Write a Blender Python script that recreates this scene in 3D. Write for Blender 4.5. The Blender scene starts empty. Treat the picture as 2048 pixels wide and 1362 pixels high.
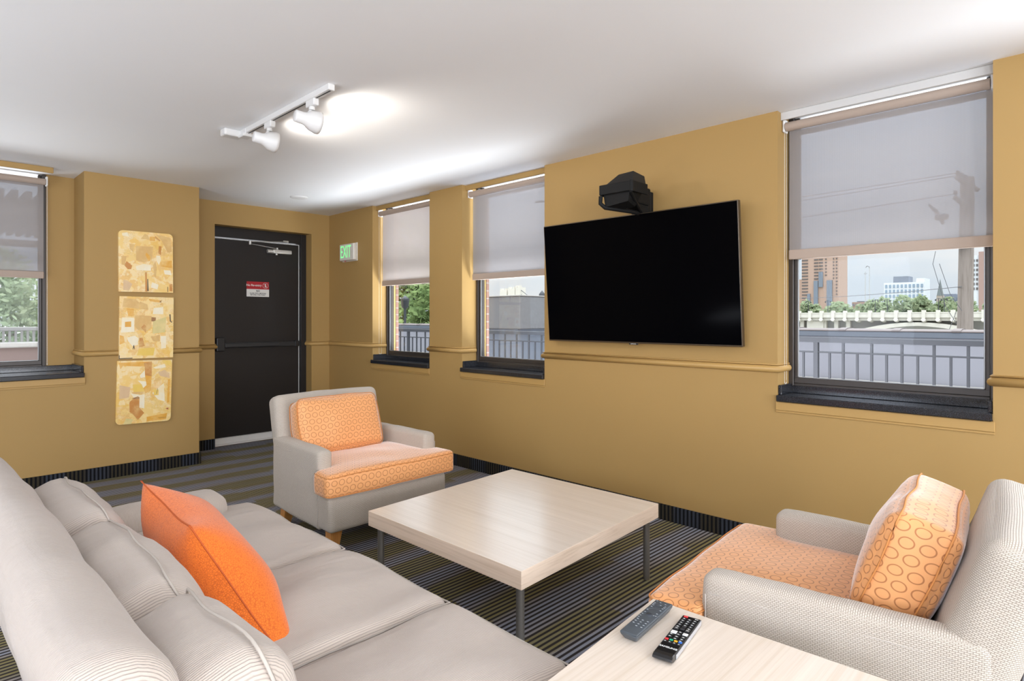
import bpy, bmesh, math, random
from mathutils import Vector, Matrix, noise
R = math.radians
S = bpy.context.scene
COL = S.collection
random.seed(7)

# ------------------------------------------------------------------ geometry helper
class G:
    """verts, faces, per-face uv lists and per-face material index"""
    def __init__(s): s.v=[]; s.f=[]; s.uv=[]; s.m=[]; s.sm=[]
    def add(s, vs, fs, uvs=None, mi=0, smooth=False):
        o=len(s.v); s.v += [tuple(v) for v in vs]
        for i,f in enumerate(fs):
            s.f.append([a+o for a in f]); s.uv.append(uvs[i] if uvs else None); s.m.append(mi); s.sm.append(smooth)
        return s
    def box(s,x0,x1,y0,y1,z0,z1,mi=0):
        v=[(x0,y0,z0),(x1,y0,z0),(x1,y1,z0),(x0,y1,z0),(x0,y0,z1),(x1,y0,z1),(x1,y1,z1),(x0,y1,z1)]
        return s.add(v,[(3,2,1,0),(4,5,6,7),(0,1,5,4),(1,2,6,5),(2,3,7,6),(3,0,4,7)],None,mi)
    def rbox(s,x0,x1,y0,y1,z0,z1,r=.004,seg=2,mi=0):
        bm=bmesh.new(); bmesh.ops.create_cube(bm,size=1)
        for v in bm.verts: v.co=Vector((x0+(v.co.x+.5)*(x1-x0), y0+(v.co.y+.5)*(y1-y0), z0+(v.co.z+.5)*(z1-z0)))
        bmesh.ops.bevel(bm,geom=bm.edges[:],offset=min(r,.49*min(abs(x1-x0),abs(y1-y0),abs(z1-z0))),segments=seg,profile=.5,affect='EDGES')
        return s.bm(bm,mi)
    def bm(s,bm,mi=0,smooth=False):
        bm.verts.ensure_lookup_table(); bm.verts.index_update()
        vs=[v.co.copy() for v in bm.verts]; fs=[[v.index for v in f.verts] for f in bm.faces]; bm.free()
        return s.add(vs,fs,None,mi,smooth)
    def hexa(s,pts,mi=0):
        return s.add(pts,[(3,2,1,0),(4,5,6,7),(0,1,5,4),(1,2,6,5),(2,3,7,6),(3,0,4,7)],None,mi)
    def cyl(s,p0,p1,r0,r1=None,n=20,caps=True,mi=0):
        r1=r0 if r1 is None else r1
        p0=Vector(p0);p1=Vector(p1);d=(p1-p0).normalized()
        a=d.orthogonal().normalized();b=d.cross(a)
        vs=[];fs=[]
        for p,r in((p0,r0),(p1,r1)):
            for i in range(n):
                t=2*math.pi*i/n; vs.append(p+a*(r*math.cos(t))+b*(r*math.sin(t)))
        for i in range(n): fs.append((i,(i+1)%n,n+(i+1)%n,n+i))
        s.add(vs,fs,None,mi,True)
        if caps:
            s.add(vs[:n],[tuple(reversed(range(n)))],None,mi); s.add(vs[n:],[tuple(range(n))],None,mi)
        return s
    def lathe(s,p,axis,prof,n=24,mi=0):
        """prof: list of (distance along axis, radius)"""
        p=Vector(p);d=Vector(axis).normalized();a=d.orthogonal().normalized();b=d.cross(a)
        vs=[];fs=[]
        for h,r in prof:
            for i in range(n):
                t=2*math.pi*i/n; vs.append(p+d*h+a*(r*math.cos(t))+b*(r*math.sin(t)))
        for k in range(len(prof)-1):
            for i in range(n): fs.append((k*n+i,k*n+(i+1)%n,(k+1)*n+(i+1)%n,(k+1)*n+i))
        return s.add(vs,fs,None,mi,True)
    def tube(s,pts,r,n=8,closed=False,mi=0,flat=None):
        pts=[Vector(p) for p in pts]; m=len(pts); vs=[];fs=[]
        up=Vector((0,0,1))
        for i,p in enumerate(pts):
            a=pts[(i-1)%m] if (i>0 or closed) else p; b=pts[(i+1)%m] if (i<m-1 or closed) else p
            d0=(p-a).normalized() if (p-a).length>1e-9 else None; d1=(b-p).normalized() if (b-p).length>1e-9 else None
            d=((d0 or d1)+(d1 or d0)).normalized()
            sc=1/max(.5,d.dot(d1 or d0))
            u=up if abs(d.z)<.95 else Vector((1,0,0))
            x=d.cross(u).normalized(); y=x.cross(d).normalized()
            rr=(r,r) if not isinstance(r,tuple) else r
            for k in range(n):
                t=2*math.pi*k/n; vs.append(p+x*(rr[0]*sc*math.cos(t))+y*(rr[1]*math.sin(t)))
        L=m if closed else m-1
        for i in range(L):
            j=(i+1)%m
            for k in range(n): fs.append((i*n+k,i*n+(k+1)%n,j*n+(k+1)%n,j*n+k))
        s.add(vs,fs,None,mi,True)
        if not closed:
            s.add(vs[:n],[tuple(reversed(range(n)))],None,mi); s.add(vs[-n:],[tuple(range(n))],None,mi)
        return s
    def prism(s,outline,z0,z1,mi=0):
        """outline in xy, extruded along z"""
        n=len(outline); vs=[(x,y,z0) for x,y in outline]+[(x,y,z1) for x,y in outline]
        fs=[tuple(reversed(range(n))),tuple(range(n,2*n))]+[(i,(i+1)%n,n+(i+1)%n,n+i) for i in range(n)]
        return s.add(vs,fs,None,mi)
    def xf(s,M):
        s.v=[tuple(M@Vector(v)) for v in s.v]; return s
    def warp(s,fn):
        s.v=[tuple(fn(Vector(v))) for v in s.v]; return s
    def cushion(s,w,d,h,r=.03,bulge=(0,0,0),n=(18,18,8),c=(0,0,0),mi=0):
        """soft rounded block w x d x h centred on c"""
        H=(w/2,d/2,h/2); r=min(r,min(H)*.98)
        def samples(a,k):
            e=[-a+r*(1-math.cos(t*math.pi/2/4))*1.0 for t in range(5)]
            mid=[-(a-r)+2*(a-r)*i/k for i in range(1,k)]
            return e+mid+[-x for x in reversed(e)]
        ax=[samples(H[i],n[i]) for i in range(3)]
        key={};vs=[];fs=[];uvs=[]
        def vert(p):
            k=tuple(round(q,5) for q in p)
            if k in key: return key[k]
            q=[max(-(H[i]-r),min(H[i]-r,p[i])) for i in range(3)]
            dv=Vector([p[i]-q[i] for i in range(3)])
            P=Vector(q)+(dv.normalized()*r if dv.length>1e-9 else dv)
            t=[p[i]/H[i] for i in range(3)]
            for i in range(3):
                j,l=(i+1)%3,(i+2)%3
                P[i]+=bulge[i]*(P[i]/H[i])*(1-t[j]**2)*(1-t[l]**2)
            key[k]=len(vs);vs.append(P+Vector(c));return key[k]
        for i in range(3):
            j,l=(i+1)%3,(i+2)%3
            for sg in(-1,1):
                A,B=ax[j],ax[l]
                for a in range(len(A)-1):
                    for b in range(len(B)-1):
                        q=[]
                        for (aa,bb) in((a,b),(a+1,b),(a+1,b+1),(a,b+1)):
                            p=[0,0,0];p[i]=sg*H[i];p[j]=A[aa];p[l]=B[bb];q.append(p)
                        if sg<0:q.reverse()
                        fs.append([vert(p) for p in q])
                        if i==2: uvs.append([(p[0],p[1]) for p in q])
                        elif i==1: uvs.append([(p[0],p[2]+.37) for p in q])
                        else: uvs.append([(p[1]+.53,p[2]+.37) for p in q])
        s.add(vs,fs,uvs,mi,True)
        return s
    def build(s,name,mats,parent=None,loc=None):
        me=bpy.data.meshes.new(name); me.from_pydata(s.v,[],s.f)
        mats=mats if isinstance(mats,(list,tuple)) else [mats]
        for m in mats: me.materials.append(m)
        uvl=me.uv_layers.new(name='UVMap')
        for p in me.polygons:
            p.material_index=s.m[p.index]; p.use_smooth=s.sm[p.index]
            u=s.uv[p.index]
            nrm=p.normal; ax=max(range(3),key=lambda i:abs(nrm[i]))
            for k,li in enumerate(p.loop_indices):
                if u: uvl.data[li].uv=u[k]
                else:
                    co=me.vertices[me.loops[li].vertex_index].co
                    uvl.data[li].uv=(co.y,co.z) if ax==0 else ((co.x,co.z) if ax==1 else (co.x,co.y))
        me.update()
        o=bpy.data.objects.new(name,me); COL.objects.link(o)
        if parent: o.parent=parent
        if loc: o.location=loc
        return o

def wob(v,f,a,seed=0):
    n=noise.noise_vector(v*f+Vector((seed,seed*1.7,seed*.3))); return v+n*a

def thing(name,label,cat,loc=(0,0,0),rz=0,group=None):
    o=bpy.data.objects.new(name,None); COL.objects.link(o); o.empty_display_size=.1
    o.location=loc; o.rotation_euler=(0,0,rz); o['label']=label; o['category']=cat
    if group:o['group']=group
    return o
def tag(o,label,cat,group=None,kind=None):
    o['label']=label;o['category']=cat
    if group:o['group']=group
    if kind:o['kind']=kind
    return o
def struct(o,label=None,cat=None):
    o['kind']='structure'
    if label:o['label']=label
    if cat:o['category']=cat
    return o
def sroot(name,label,cat,loc=(0,0,0)):
    o=bpy.data.objects.new(name,None);COL.objects.link(o);o.location=loc;o.empty_display_size=.1
    return struct(o,label,cat)
def dup(root,loc,rz,label,group=None):
    r=root.copy();COL.objects.link(r);r.location=loc;r.rotation_euler=(0,0,rz);r['label']=label
    if group:r['group']=group
    for ch in list(root.children):
        c=ch.copy();COL.objects.link(c);c.parent=r
        for g in list(ch.children):
            d=g.copy();COL.objects.link(d);d.parent=c
    return r

FONT=None
def text_obj(name,txt,size,mat,M,parent,extrude=.0006,align='CENTER',bold=0,sx=1):
    cu=bpy.data.curves.new(name,'FONT');cu.body=txt;cu.size=size;cu.extrude=extrude;cu.align_x=align;cu.align_y='CENTER';cu.offset=bold
    t=bpy.data.objects.new(name+'_t',cu);COL.objects.link(t)
    dg=bpy.context.evaluated_depsgraph_get();me=bpy.data.meshes.new_from_object(t.evaluated_get(dg))
    COL.objects.unlink(t);bpy.data.objects.remove(t);bpy.data.curves.remove(cu)
    me.transform(M@Matrix.Diagonal((sx,1,1,1)));me.materials.clear();me.materials.append(mat);me.name=name
    o=bpy.data.objects.new(name,me);COL.objects.link(o);o.parent=parent
    return o

# ------------------------------------------------------------------ materials
class NT:
    def __init__(s,name):
        s.m=bpy.data.materials.new(name);s.m.use_nodes=True;s.t=s.m.node_tree;s.t.nodes.clear()
        s.out=s.t.nodes.new('ShaderNodeOutputMaterial')
    def n(s,typ,ins=None,out=0,**at):
        x=s.t.nodes.new(typ)
        for k,v in at.items(): setattr(x,k,v)
        for k,v in (ins or {}).items():
            if isinstance(v,bpy.types.NodeSocket): s.t.links.new(v,x.inputs[k])
            else: x.inputs[k].default_value=v
        return x.outputs[out]
    def math(s,op,a,b=None,c=None,clamp=False):
        i={0:a}
        if b is not None:i[1]=b
        if c is not None:i[2]=c
        return s.n('ShaderNodeMath',i,operation=op,use_clamp=clamp)
    def mix(s,f,a,b,blend='MIX'):
        x=s.t.nodes.new('ShaderNodeMix');x.data_type='RGBA';x.blend_type=blend
        for k,v in((0,f),(6,a),(7,b)):
            if isinstance(v,bpy.types.NodeSocket): s.t.links.new(v,x.inputs[k])
            elif k==0: x.inputs[k].default_value=v
            else: x.inputs[k].default_value=(*v,1) if len(v)==3 else v
        return x.outputs[2]
    def ramp(s,f,stops,interp='LINEAR'):
        x=s.t.nodes.new('ShaderNodeValToRGB');s.t.links.new(f,x.inputs[0]);cr=x.color_ramp;cr.interpolation=interp
        while len(cr.elements)<len(stops):cr.elements.new(.5)
        for e,(p,c) in zip(cr.elements,stops):e.position=p;e.color=(*c,1)
        return x.outputs[0]
    def coord(s,w='Object'): return s.n('ShaderNodeTexCoord',out={'Generated':0,'Normal':1,'UV':2,'Object':3}[w])
    def sep(s,v):
        x=s.t.nodes.new('ShaderNodeSeparateXYZ');s.t.links.new(v,x.inputs[0]);return x.outputs
    def comb(s,x,y,z=0.0): return s.n('ShaderNodeCombineXYZ',{0:x,1:y,2:z})
    def scale(s,v,sc): return s.n('ShaderNodeMapping',{0:v,3:sc})
    def noise(s,v,sc,det=3,rough=.5): return s.n('ShaderNodeTexNoise',{'Vector':v,'Scale':sc,'Detail':det,'Roughness':rough})
    def bump(s,h,st=.3,dist=.002): return s.n('ShaderNodeBump',{'Height':h,'Strength':st,'Distance':dist})
    def bsdf(s,col,rough=.5,metal=0,normal=None,**kw):
        i={'Base Color':col if isinstance(col,bpy.types.NodeSocket) else (*col,1),'Roughness':rough,'Metallic':metal}
        if normal is not None:i['Normal']=normal
        for k,v in kw.items():i[k]=v
        return s.n('ShaderNodeBsdfPrincipled',i)
    def done(s,sh): s.t.links.new(sh,s.out.inputs[0]);return s.m
def plain(name,col,rough=.5,metal=0,**kw):
    N=NT(name);return N.done(N.bsdf(col,rough,metal,**kw))
def emis(name,col,st):
    N=NT(name);return N.done(N.n('ShaderNodeEmission',{0:(*col,1),1:st}))

def m_paint(name,col,rough=.45,b=.12):
    N=NT(name);v=N.coord();n=N.noise(v,140,3);n2=N.noise(v,2.5,2)
    c=N.mix(N.math('MULTIPLY',n2,.10),col,tuple(x*.8 for x in col))
    return N.done(N.bsdf(c,rough,normal=N.bump(n,b,.001),**{'Specular IOR Level':.3}))
def m_carpet(name,vertical=False):
    N=NT(name);v=N.coord();x,y,z=N.sep(v)
    if vertical:
        s_=N.math('ADD',x,y);q=z
    else: s_=y;q=x
    jit=N.noise(N.comb(N.math('MULTIPLY',q,3.0),N.math('MULTIPLY',s_,40.0)),1.0,2)
    ph=N.math('DIVIDE',N.math('ADD',s_,N.math('MULTIPLY',jit,.0035)),.0272)
    line=N.math('PINGPONG',ph,.5)                      # 0..0.5
    mask=N.n('ShaderNodeMapRange',{0:line,1:.17,2:.30,3:0.,4:1.},interpolation_type='SMOOTHSTEP')
    tile=N.n('ShaderNodeTexWhiteNoise',{0:N.comb(N.math('FLOOR',N.math('DIVIDE',q,.46)),N.math('FLOOR',N.math('DIVIDE',s_,.92)))},noise_dimensions='2D')
    nb=N.noise(N.comb(N.math('ADD',N.math('MULTIPLY',q,.5),N.math('MULTIPLY',tile,.8)),N.math('MULTIPLY',s_,4.0)),1.0,2,.5)
    band=N.math('PINGPONG',N.math('ADD',N.math('DIVIDE',s_,.33),N.math('ADD',N.math('MULTIPLY',nb,.9),N.math('MULTIPLY',tile,.22))),.5);band=N.math('MULTIPLY',band,2.0)
    if vertical:
        lc=N.ramp(band,[(.38,(.05,.056,.072)),(.5,(.045,.04,.036)),(.6,(.055,.045,.027))])
        dk=(.006,.006,.008)
    else:
        lc=N.ramp(band,[(.15,(.40,.42,.50)),(.40,(.42,.39,.39)),(.52,(.34,.30,.19)),(.70,(.34,.29,.12)),(.9,(.34,.30,.16))])
        dk=(.050,.042,.041)
    fuzz=N.noise(v,420,2,.7)
    col=N.mix(mask,dk,lc); col=N.mix(N.math('MULTIPLY',fuzz,.45),col,(.01,.01,.01))
    h=N.math('ADD',N.math('MULTIPLY',mask,.6),fuzz)
    return N.done(N.bsdf(col,.95,normal=N.bump(h,.6,.004),**{'Specular IOR Level':.15}))
def m_cord(name,col,axis=1,per=.0046):
    N=NT(name);v=N.coord();xyz=N.sep(v)
    w=noise_w=N.noise(v,9,2)
    ph=N.math('DIVIDE',N.math('ADD',xyz[axis],N.math('MULTIPLY',w,.003)),per)
    rib=N.math('PINGPONG',ph,.5); rib=N.n('ShaderNodeMapRange',{0:rib,1:.0,2:.28,3:0.,4:1.},interpolation_type='SMOOTHSTEP')
    big=N.noise(v,5,3); c=N.mix(N.math('MULTIPLY',big,.35),col,tuple(a*b for a,b in zip(col,(.86,.82,.76))))
    c=N.mix(rib,tuple(x*.70 for x in col),c)
    h=N.math('ADD',rib,N.math('MULTIPLY',N.noise(v,260,2),.5))
    fold=N.noise(N.scale(v,(3.2,9,9)),1.0,3,.55)
    nb=N.n('ShaderNodeBump',{'Height':fold,'Strength':.55,'Distance':.022});nb2=N.n('ShaderNodeBump',{'Height':h,'Strength':.6,'Distance':.0016,'Normal':nb})
    return N.done(N.bsdf(c,.9,normal=nb2,**{'Sheen Weight':.25,'Specular IOR Level':.2}))
def m_weave(name,col,dark):
    N=NT(name);uv=N.coord('UV')
    b=N.n('ShaderNodeTexBrick',{'Vector':uv,'Color1':(1,1,1,1),'Color2':(.86,.86,.86,1),'Mortar':(0,0,0,1),'Scale':1.0,'Mortar Size':.0011,'Mortar Smooth':.7,'Brick Width':.0105,'Row Height':.0052})
    f=N.sep(b)[0]
    big=N.noise(N.coord(),6,3); c=N.mix(N.math('MULTIPLY',big,.4),col,tuple(a*b_ for a,b_ in zip(col,(.9,.85,.78))))
    c=N.mix(f,dark,c)
    return N.done(N.bsdf(c,.85,normal=N.bump(f,.5,.0012),**{'Sheen Weight':.2,'Specular IOR Level':.25}))
def m_rings(name,col,ring,p=.046,Rr=.36):
    N=NT(name);uv=N.coord('UV');u,v,_=N.sep(uv)
    rv=N.math('DIVIDE',v,p*.9);row=N.math('FLOOR',rv)
    uu=N.math('ADD',N.math('DIVIDE',u,p),N.math('MULTIPLY',N.math('MODULO',row,2.0),.5))
    a=N.math('SUBTRACT',N.math('FRACT',uu),.5);b=N.math('SUBTRACT',N.math('FRACT',rv),.5)
    d=N.math('SQRT',N.math('ADD',N.math('MULTIPLY',a,a),N.math('MULTIPLY',b,b)))
    e=N.math('ABSOLUTE',N.math('SUBTRACT',d,Rr))
    k=N.n('ShaderNodeMapRange',{0:e,1:.022,2:.055,3:1.,4:0.},interpolation_type='SMOOTHSTEP')
    big=N.noise(N.coord(),4,2);c=N.mix(N.math('MULTIPLY',big,.3),col,tuple(x*.85 for x in col))
    c=N.mix(N.math('MULTIPLY',k,.8),c,ring)
    fine=N.noise(N.coord(),300,2)
    return N.done(N.bsdf(c,.6,normal=N.bump(N.math('ADD',N.noise(N.coord(),22,2),N.math('MULTIPLY',fine,.15)),.16,.006),**{'Sheen Weight':.9,'Sheen Roughness':.35,'Specular IOR Level':.45}))
def m_wood(name,c1,c2,axis=0,rough=.3,fine=130,coat=0):
    """grain lines along the given axis"""
    N=NT(name);v=N.coord();sc=[fine,fine,fine];sc[axis]=2.2
    n=N.noise(N.scale(v,sc),1.0,3,.6); sc2=[x*.22 for x in sc];n2=N.noise(N.scale(v,sc2),1.0,2)
    f=N.math('ADD',N.math('MULTIPLY',n,.65),N.math('MULTIPLY',n2,.35))
    c=N.ramp(f,[(.34,c2),(.52,c1),(.7,tuple(min(1,x*1.07) for x in c1))])
    return N.done(N.bsdf(c,rough,normal=N.bump(n,.05,.0005),**{'Coat Weight':coat,'Coat Roughness':.22,'Coat IOR':1.75}))
def m_speck(name,col,rough=.2):
    N=NT(name);v=N.coord();n=N.noise(v,350,2,.7)
    c=N.ramp(n,[(.55,col),(.72,tuple(min(1,x*6+.03) for x in col))])
    return N.done(N.bsdf(c,rough))

WALLC=(.405,.255,.090)
M={}
M['wall']=m_paint('wall_paint',WALLC,.6)
M['trimpaint']=m_paint('trim_paint',(.45,.278,.095),.4,.04)
M['ceil']=m_paint('ceiling_paint',(.88,.88,.88),.8,.15)
M['carpet']=m_carpet('carpet');M['cbase']=m_carpet('carpet_base',True)
M['stone']=m_speck('black_stone',(.012,.013,.016),.16)
M['frame']=plain('bronze_aluminium',(.055,.047,.042),.38,.3)
M['framelight']=plain('grey_aluminium',(.30,.31,.32),.35,.5)
M['whitep']=plain('white_paint',(.78,.77,.75),.5)
M['greyhead']=m_paint('grey_head_paint',(.60,.59,.57),.6,.05)
M['black']=plain('black_plastic',(.012,.012,.013),.35)
M['blacks']=plain('black_satin',(.018,.018,.019),.45)
M['doorp']=m_paint('black_door_paint',(.022,.019,.018),.32,.35)
M['steel']=plain('brushed_steel',(.55,.53,.50),.35,.8)
M['silver']=plain('silver_paint',(.58,.57,.54),.35,.5)
M['legm']=plain('grey_steel',(.30,.285,.265),.35,.75)
M['wframe']=plain('white_sweep_and_gap_light',(.75,.74,.72),.5)  # white of the door sweep, also of the painted light round the slab
M['cord']=m_cord('beige_corduroy',(.54,.465,.405),1)
M['cordx']=m_cord('beige_corduroy_side',(.54,.465,.405),0)
M['weave']=m_weave('beige_basketweave',(.60,.545,.475),(.30,.25,.20))
M['rings']=m_rings('orange_ring_fabric',(.82,.385,.15),(.36,.12,.035))
M['piping']=plain('orange_piping',(.62,.25,.07),.7)
M['seam']=plain('beige_seam',(.46,.41,.36),.9)
M['legwood']=m_wood('honey_wood',(.58,.27,.075),(.46,.19,.05),2,.35,60)
M['lamY']=m_wood('pale_laminate',(.84,.74,.64),(.77,.66,.55),1,.30,150,.8)
M['lamX']=m_wood('pale_laminate_x',(.76,.66,.56),(.68,.57,.45),0,.30)
M['track']=plain('track_white',(.74,.73,.71),.4)
M['slot']=plain('slot_dark',(.05,.05,.05),.5)
def m_pillow():
    N=NT('orange_textile');v=N.coord('UV')
    n=N.n('ShaderNodeTexVoronoi',{'Vector':N.scale(v,(1,.45,1)),'Scale':400.0},feature='DISTANCE_TO_EDGE')
    f=N.n('ShaderNodeMapRange',{0:n,1:.02,2:.16,3:0.,4:1.})
    c=N.mix(f,(.62,.115,.014),(.84,.195,.022))
    return N.done(N.bsdf(c,.75,normal=N.bump(f,.3,.001),**{'Sheen Weight':.25,'Specular IOR Level':.25}))
M['pillow']=m_pillow()
def m_glass():
    N=NT('window_glass')
    fr=N.n('ShaderNodeFresnel',{0:1.45});t=N.n('ShaderNodeBsdfTransparent',{0:(.93,.95,.96,1)});g=N.n('ShaderNodeBsdfGlossy',{0:(1,1,1,1),1:.02})
    return N.done(N.n('ShaderNodeMixShader',{0:N.math('MULTIPLY',fr,.09),1:t,2:g}))
M['glass']=m_glass()
def m_shade(name,openness,tint,fab):
    N=NT(name);v=N.coord();x,y,z=N.sep(v)
    a=N.math('PINGPONG',N.math('DIVIDE',N.math('ADD',x,y),.0032),.5);b=N.math('PINGPONG',N.math('DIVIDE',z,.0032),.5)
    wv=N.math('ADD',N.math('MULTIPLY',a,.25),N.math('MULTIPLY',b,.12))
    fac=N.math('ADD',wv,openness-.09,clamp=True)
    t=N.n('ShaderNodeBsdfTransparent',{0:(*tint,1)})
    d=N.n('ShaderNodeBsdfDiffuse',{0:(*fab,1)});tr=N.n('ShaderNodeBsdfTranslucent',{0:(*fab,1)})
    f=N.n('ShaderNodeMixShader',{0:.35,1:d,2:tr})
    return N.done(N.n('ShaderNodeMixShader',{0:fac,1:f,2:t}))
M['shade']=m_shade('roller_mesh_fabric',.46,(.74,.80,.88),(.50,.44,.40))
M['shade2']=m_shade('roller_dense_fabric',.26,(.95,.94,.95),(.66,.60,.56))
M['shadebar']=plain('shade_hem',(.40,.315,.255),.7)
M['bead']=plain('white_bead',(.8,.8,.78),.4)
M['red']=plain('sign_red',(.42,.008,.015),.4);M['signw']=plain('sign_white',(.75,.74,.70),.4);M['ink']=plain('sign_ink',(.03,.03,.03),.5)
M['exitw']=plain('exit_housing',(.74,.70,.62),.45)
M['exitg']=emis('exit_green',(.30,1.0,.38),.95)
M['screen']=plain('tv_glass',(.0015,.0015,.002),.1,**{'Specular IOR Level':.02})
M['bezel']=plain('tv_edge',(.10,.075,.05),.3,.6)
M['lens']=emis('lamp_glow',(1,.95,.86),14)

# ------------------------------------------------------------------ room dimensions
XR=3.557; YD=6.454; YC=5.905; YN=6.29; HC=2.523; XL=-3.6; YB=-4.0; CX0=1.082; CX1=1.955
WIN=[(4.567,5.543),(3.118,4.099),(.362,1.337)]
BACKW=[(-1.09,-.115),(-2.9,-1.92)]
XO=3.93
# floor & ceiling
struct(G().box(XL-.1,XR+.02,YB-.1,YD+.35,-.12,0).build('floor',M['carpet']),'striped carpet floor in olive, grey and blue','floor')
struct(G().box(XL-.1,XO-.03,YB-.1,YD+.35,HC,HC+.15).build('ceiling',M['ceil']),'plain white painted ceiling','ceiling')
# window wall
g=G(); allw=sorted(WIN+BACKW); ZS=.852
g.box(XR,XO-.08,YB,YD+.3,0,ZS)
y=YB
for a,b in allw: g.box(XR,XO-.08,y,a,ZS,HC); y=b
g.box(XR,XO-.08,y,YD+.3,ZS,HC)
struct(g.build('wall_right',M['wall']),'mustard window wall behind the television','wall')
def m_brick():
    N=NT('red_brick');uv=N.coord('UV')
    b=N.n('ShaderNodeTexBrick',{'Vector':uv,'Color1':(.15,.075,.058,1),'Color2':(.18,.095,.072,1),'Mortar':(.20,.185,.17,1),'Scale':1.0,'Mortar Size':.005,'Brick Width':.2,'Row Height':.072})
    return N.done(N.bsdf(b,.85))
M['brick']=m_brick()
g=G();y=YB
g.box(XO-.079,XO-.045,YB,YD+.3,-.3,.90)
for a,b in allw: g.box(XO-.079,XO-.045,y,a+.006,.90,HC+.2); y=b-.006
g.box(XO-.079,XO-.045,y,YD+.3,.90,HC+.2)
struct(g.build('wall_exterior',M['brick']),'red brick outer face of the window wall','wall')
# back wall: niche wall, art column, door wall
NX0,NX1=-.28,CX0; WX0,WX1=-.085,.89
g=G()
g.box(XL,NX0,YC,YD+.3,0,HC)                 # pier left of the niche
g.box(NX0,NX1,YC,YD+.02,0,.865)             # below the niche
g.box(NX0,WX0,YN,YN+.16,.865,HC); g.box(WX1,NX1,YN,YN+.16,.865,HC)
g.box(CX0,CX1,YC,YD+.3,0,HC)                # art column
DX0,DX1,DZ=2.285,3.336,2.288
g.box(CX1,DX0,YD,YD+.3,0,HC); g.box(DX1,XR,YD,YD+.3,0,HC); g.box(DX0,DX1,YD,YD+.3,DZ,HC)
struct(g.build('wall_back',M['wall']),'mustard end wall with art column, window niche and door recess','wall')
# rest of the room shell (behind and beside the camera)
LW=[(-2.6,-1.2),(-.4,1.0),(2.1,3.4)]
g=G();g.box(XL-.2,XL,YB,YD,0,.7);g.box(XL-.2,XL,YB,YD,2.35,HC);y=YB
for a,b in LW: g.box(XL-.2,XL,y,a,.7,2.35);y=b
g.box(XL-.2,XL,y,YD,.7,2.35)
struct(g.build('wall_left',M['wall']),'mustard side wall opposite the television','wall')
RW=[(-2.6,-.9),(.3,2.2)]
g=G();g.box(XL,XR,YB-.2,YB,0,.7);g.box(XL,XR,YB-.2,YB,2.35,HC);x=XL
for a,b in RW: g.box(x,a,YB-.2,YB,.7,2.35);x=b
g.box(x,XR,YB-.2,YB,.7,2.35)
struct(g.build('wall_front',M['wall']),'mustard wall behind the viewer','wall')

# baseboards: ribbed carpet strip
BH=.104
g=G();g.rbox(XR-.013,XR,YB,YD-.013,0,BH,.004)
struct(g.build('baseboard_right',M['cbase']),'ribbed carpet base under the windows','baseboard')
g=G();g.rbox(XL,CX1+.013,YC-.013,YC,0,BH,.004);g.rbox(CX1,CX1+.013,YC,YD-.013,0,BH,.004);g.rbox(CX1,DX0,YD-.013,YD,0,BH,.004);g.rbox(DX1,XR-.013,YD-.013,YD,0,BH,.004)
struct(g.build('baseboard_back',M['cbase']),'ribbed carpet base along the art column and door wall','baseboard')
# chair rail
ZR=1.036;RR=.0215
ti=0
def rail(path):
    global ti;ti+=1
    g=G();g.tube(path,(RR,RR),12)
    g.tube([Vector(p)+Vector((0,0,.026)) for p in path],(.012,.005),8)
    struct(g.build('trim_%d'%ti,M['trimpaint']),'half round mustard chair rail, run %d'%ti,'trim')
W1,W2,W3=WIN
def wrail(a,b,da=.16,db=.16):
    p=[]
    if da:p.append((XR+da,a,ZR))
    p+= [(XR,a,ZR),(XR,b,ZR)]
    if db:p.append((XR+db,b,ZR))
    rail(p)
wrail(W1[1],YD,.165,0); wrail(W2[1],W1[0]); wrail(W3[1],W2[0]); wrail(BACKW[0][1],W3[0])
rail([(CX0,YC+.36,ZR),(CX0,YC,ZR),(CX1,YC,ZR),(CX1,YD,ZR),(DX0,YD,ZR),(DX0,YD+.1,ZR)])
rail([(DX1,YD+.13,ZR),(DX1,YD,ZR),(XR,YD,ZR)])

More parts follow.
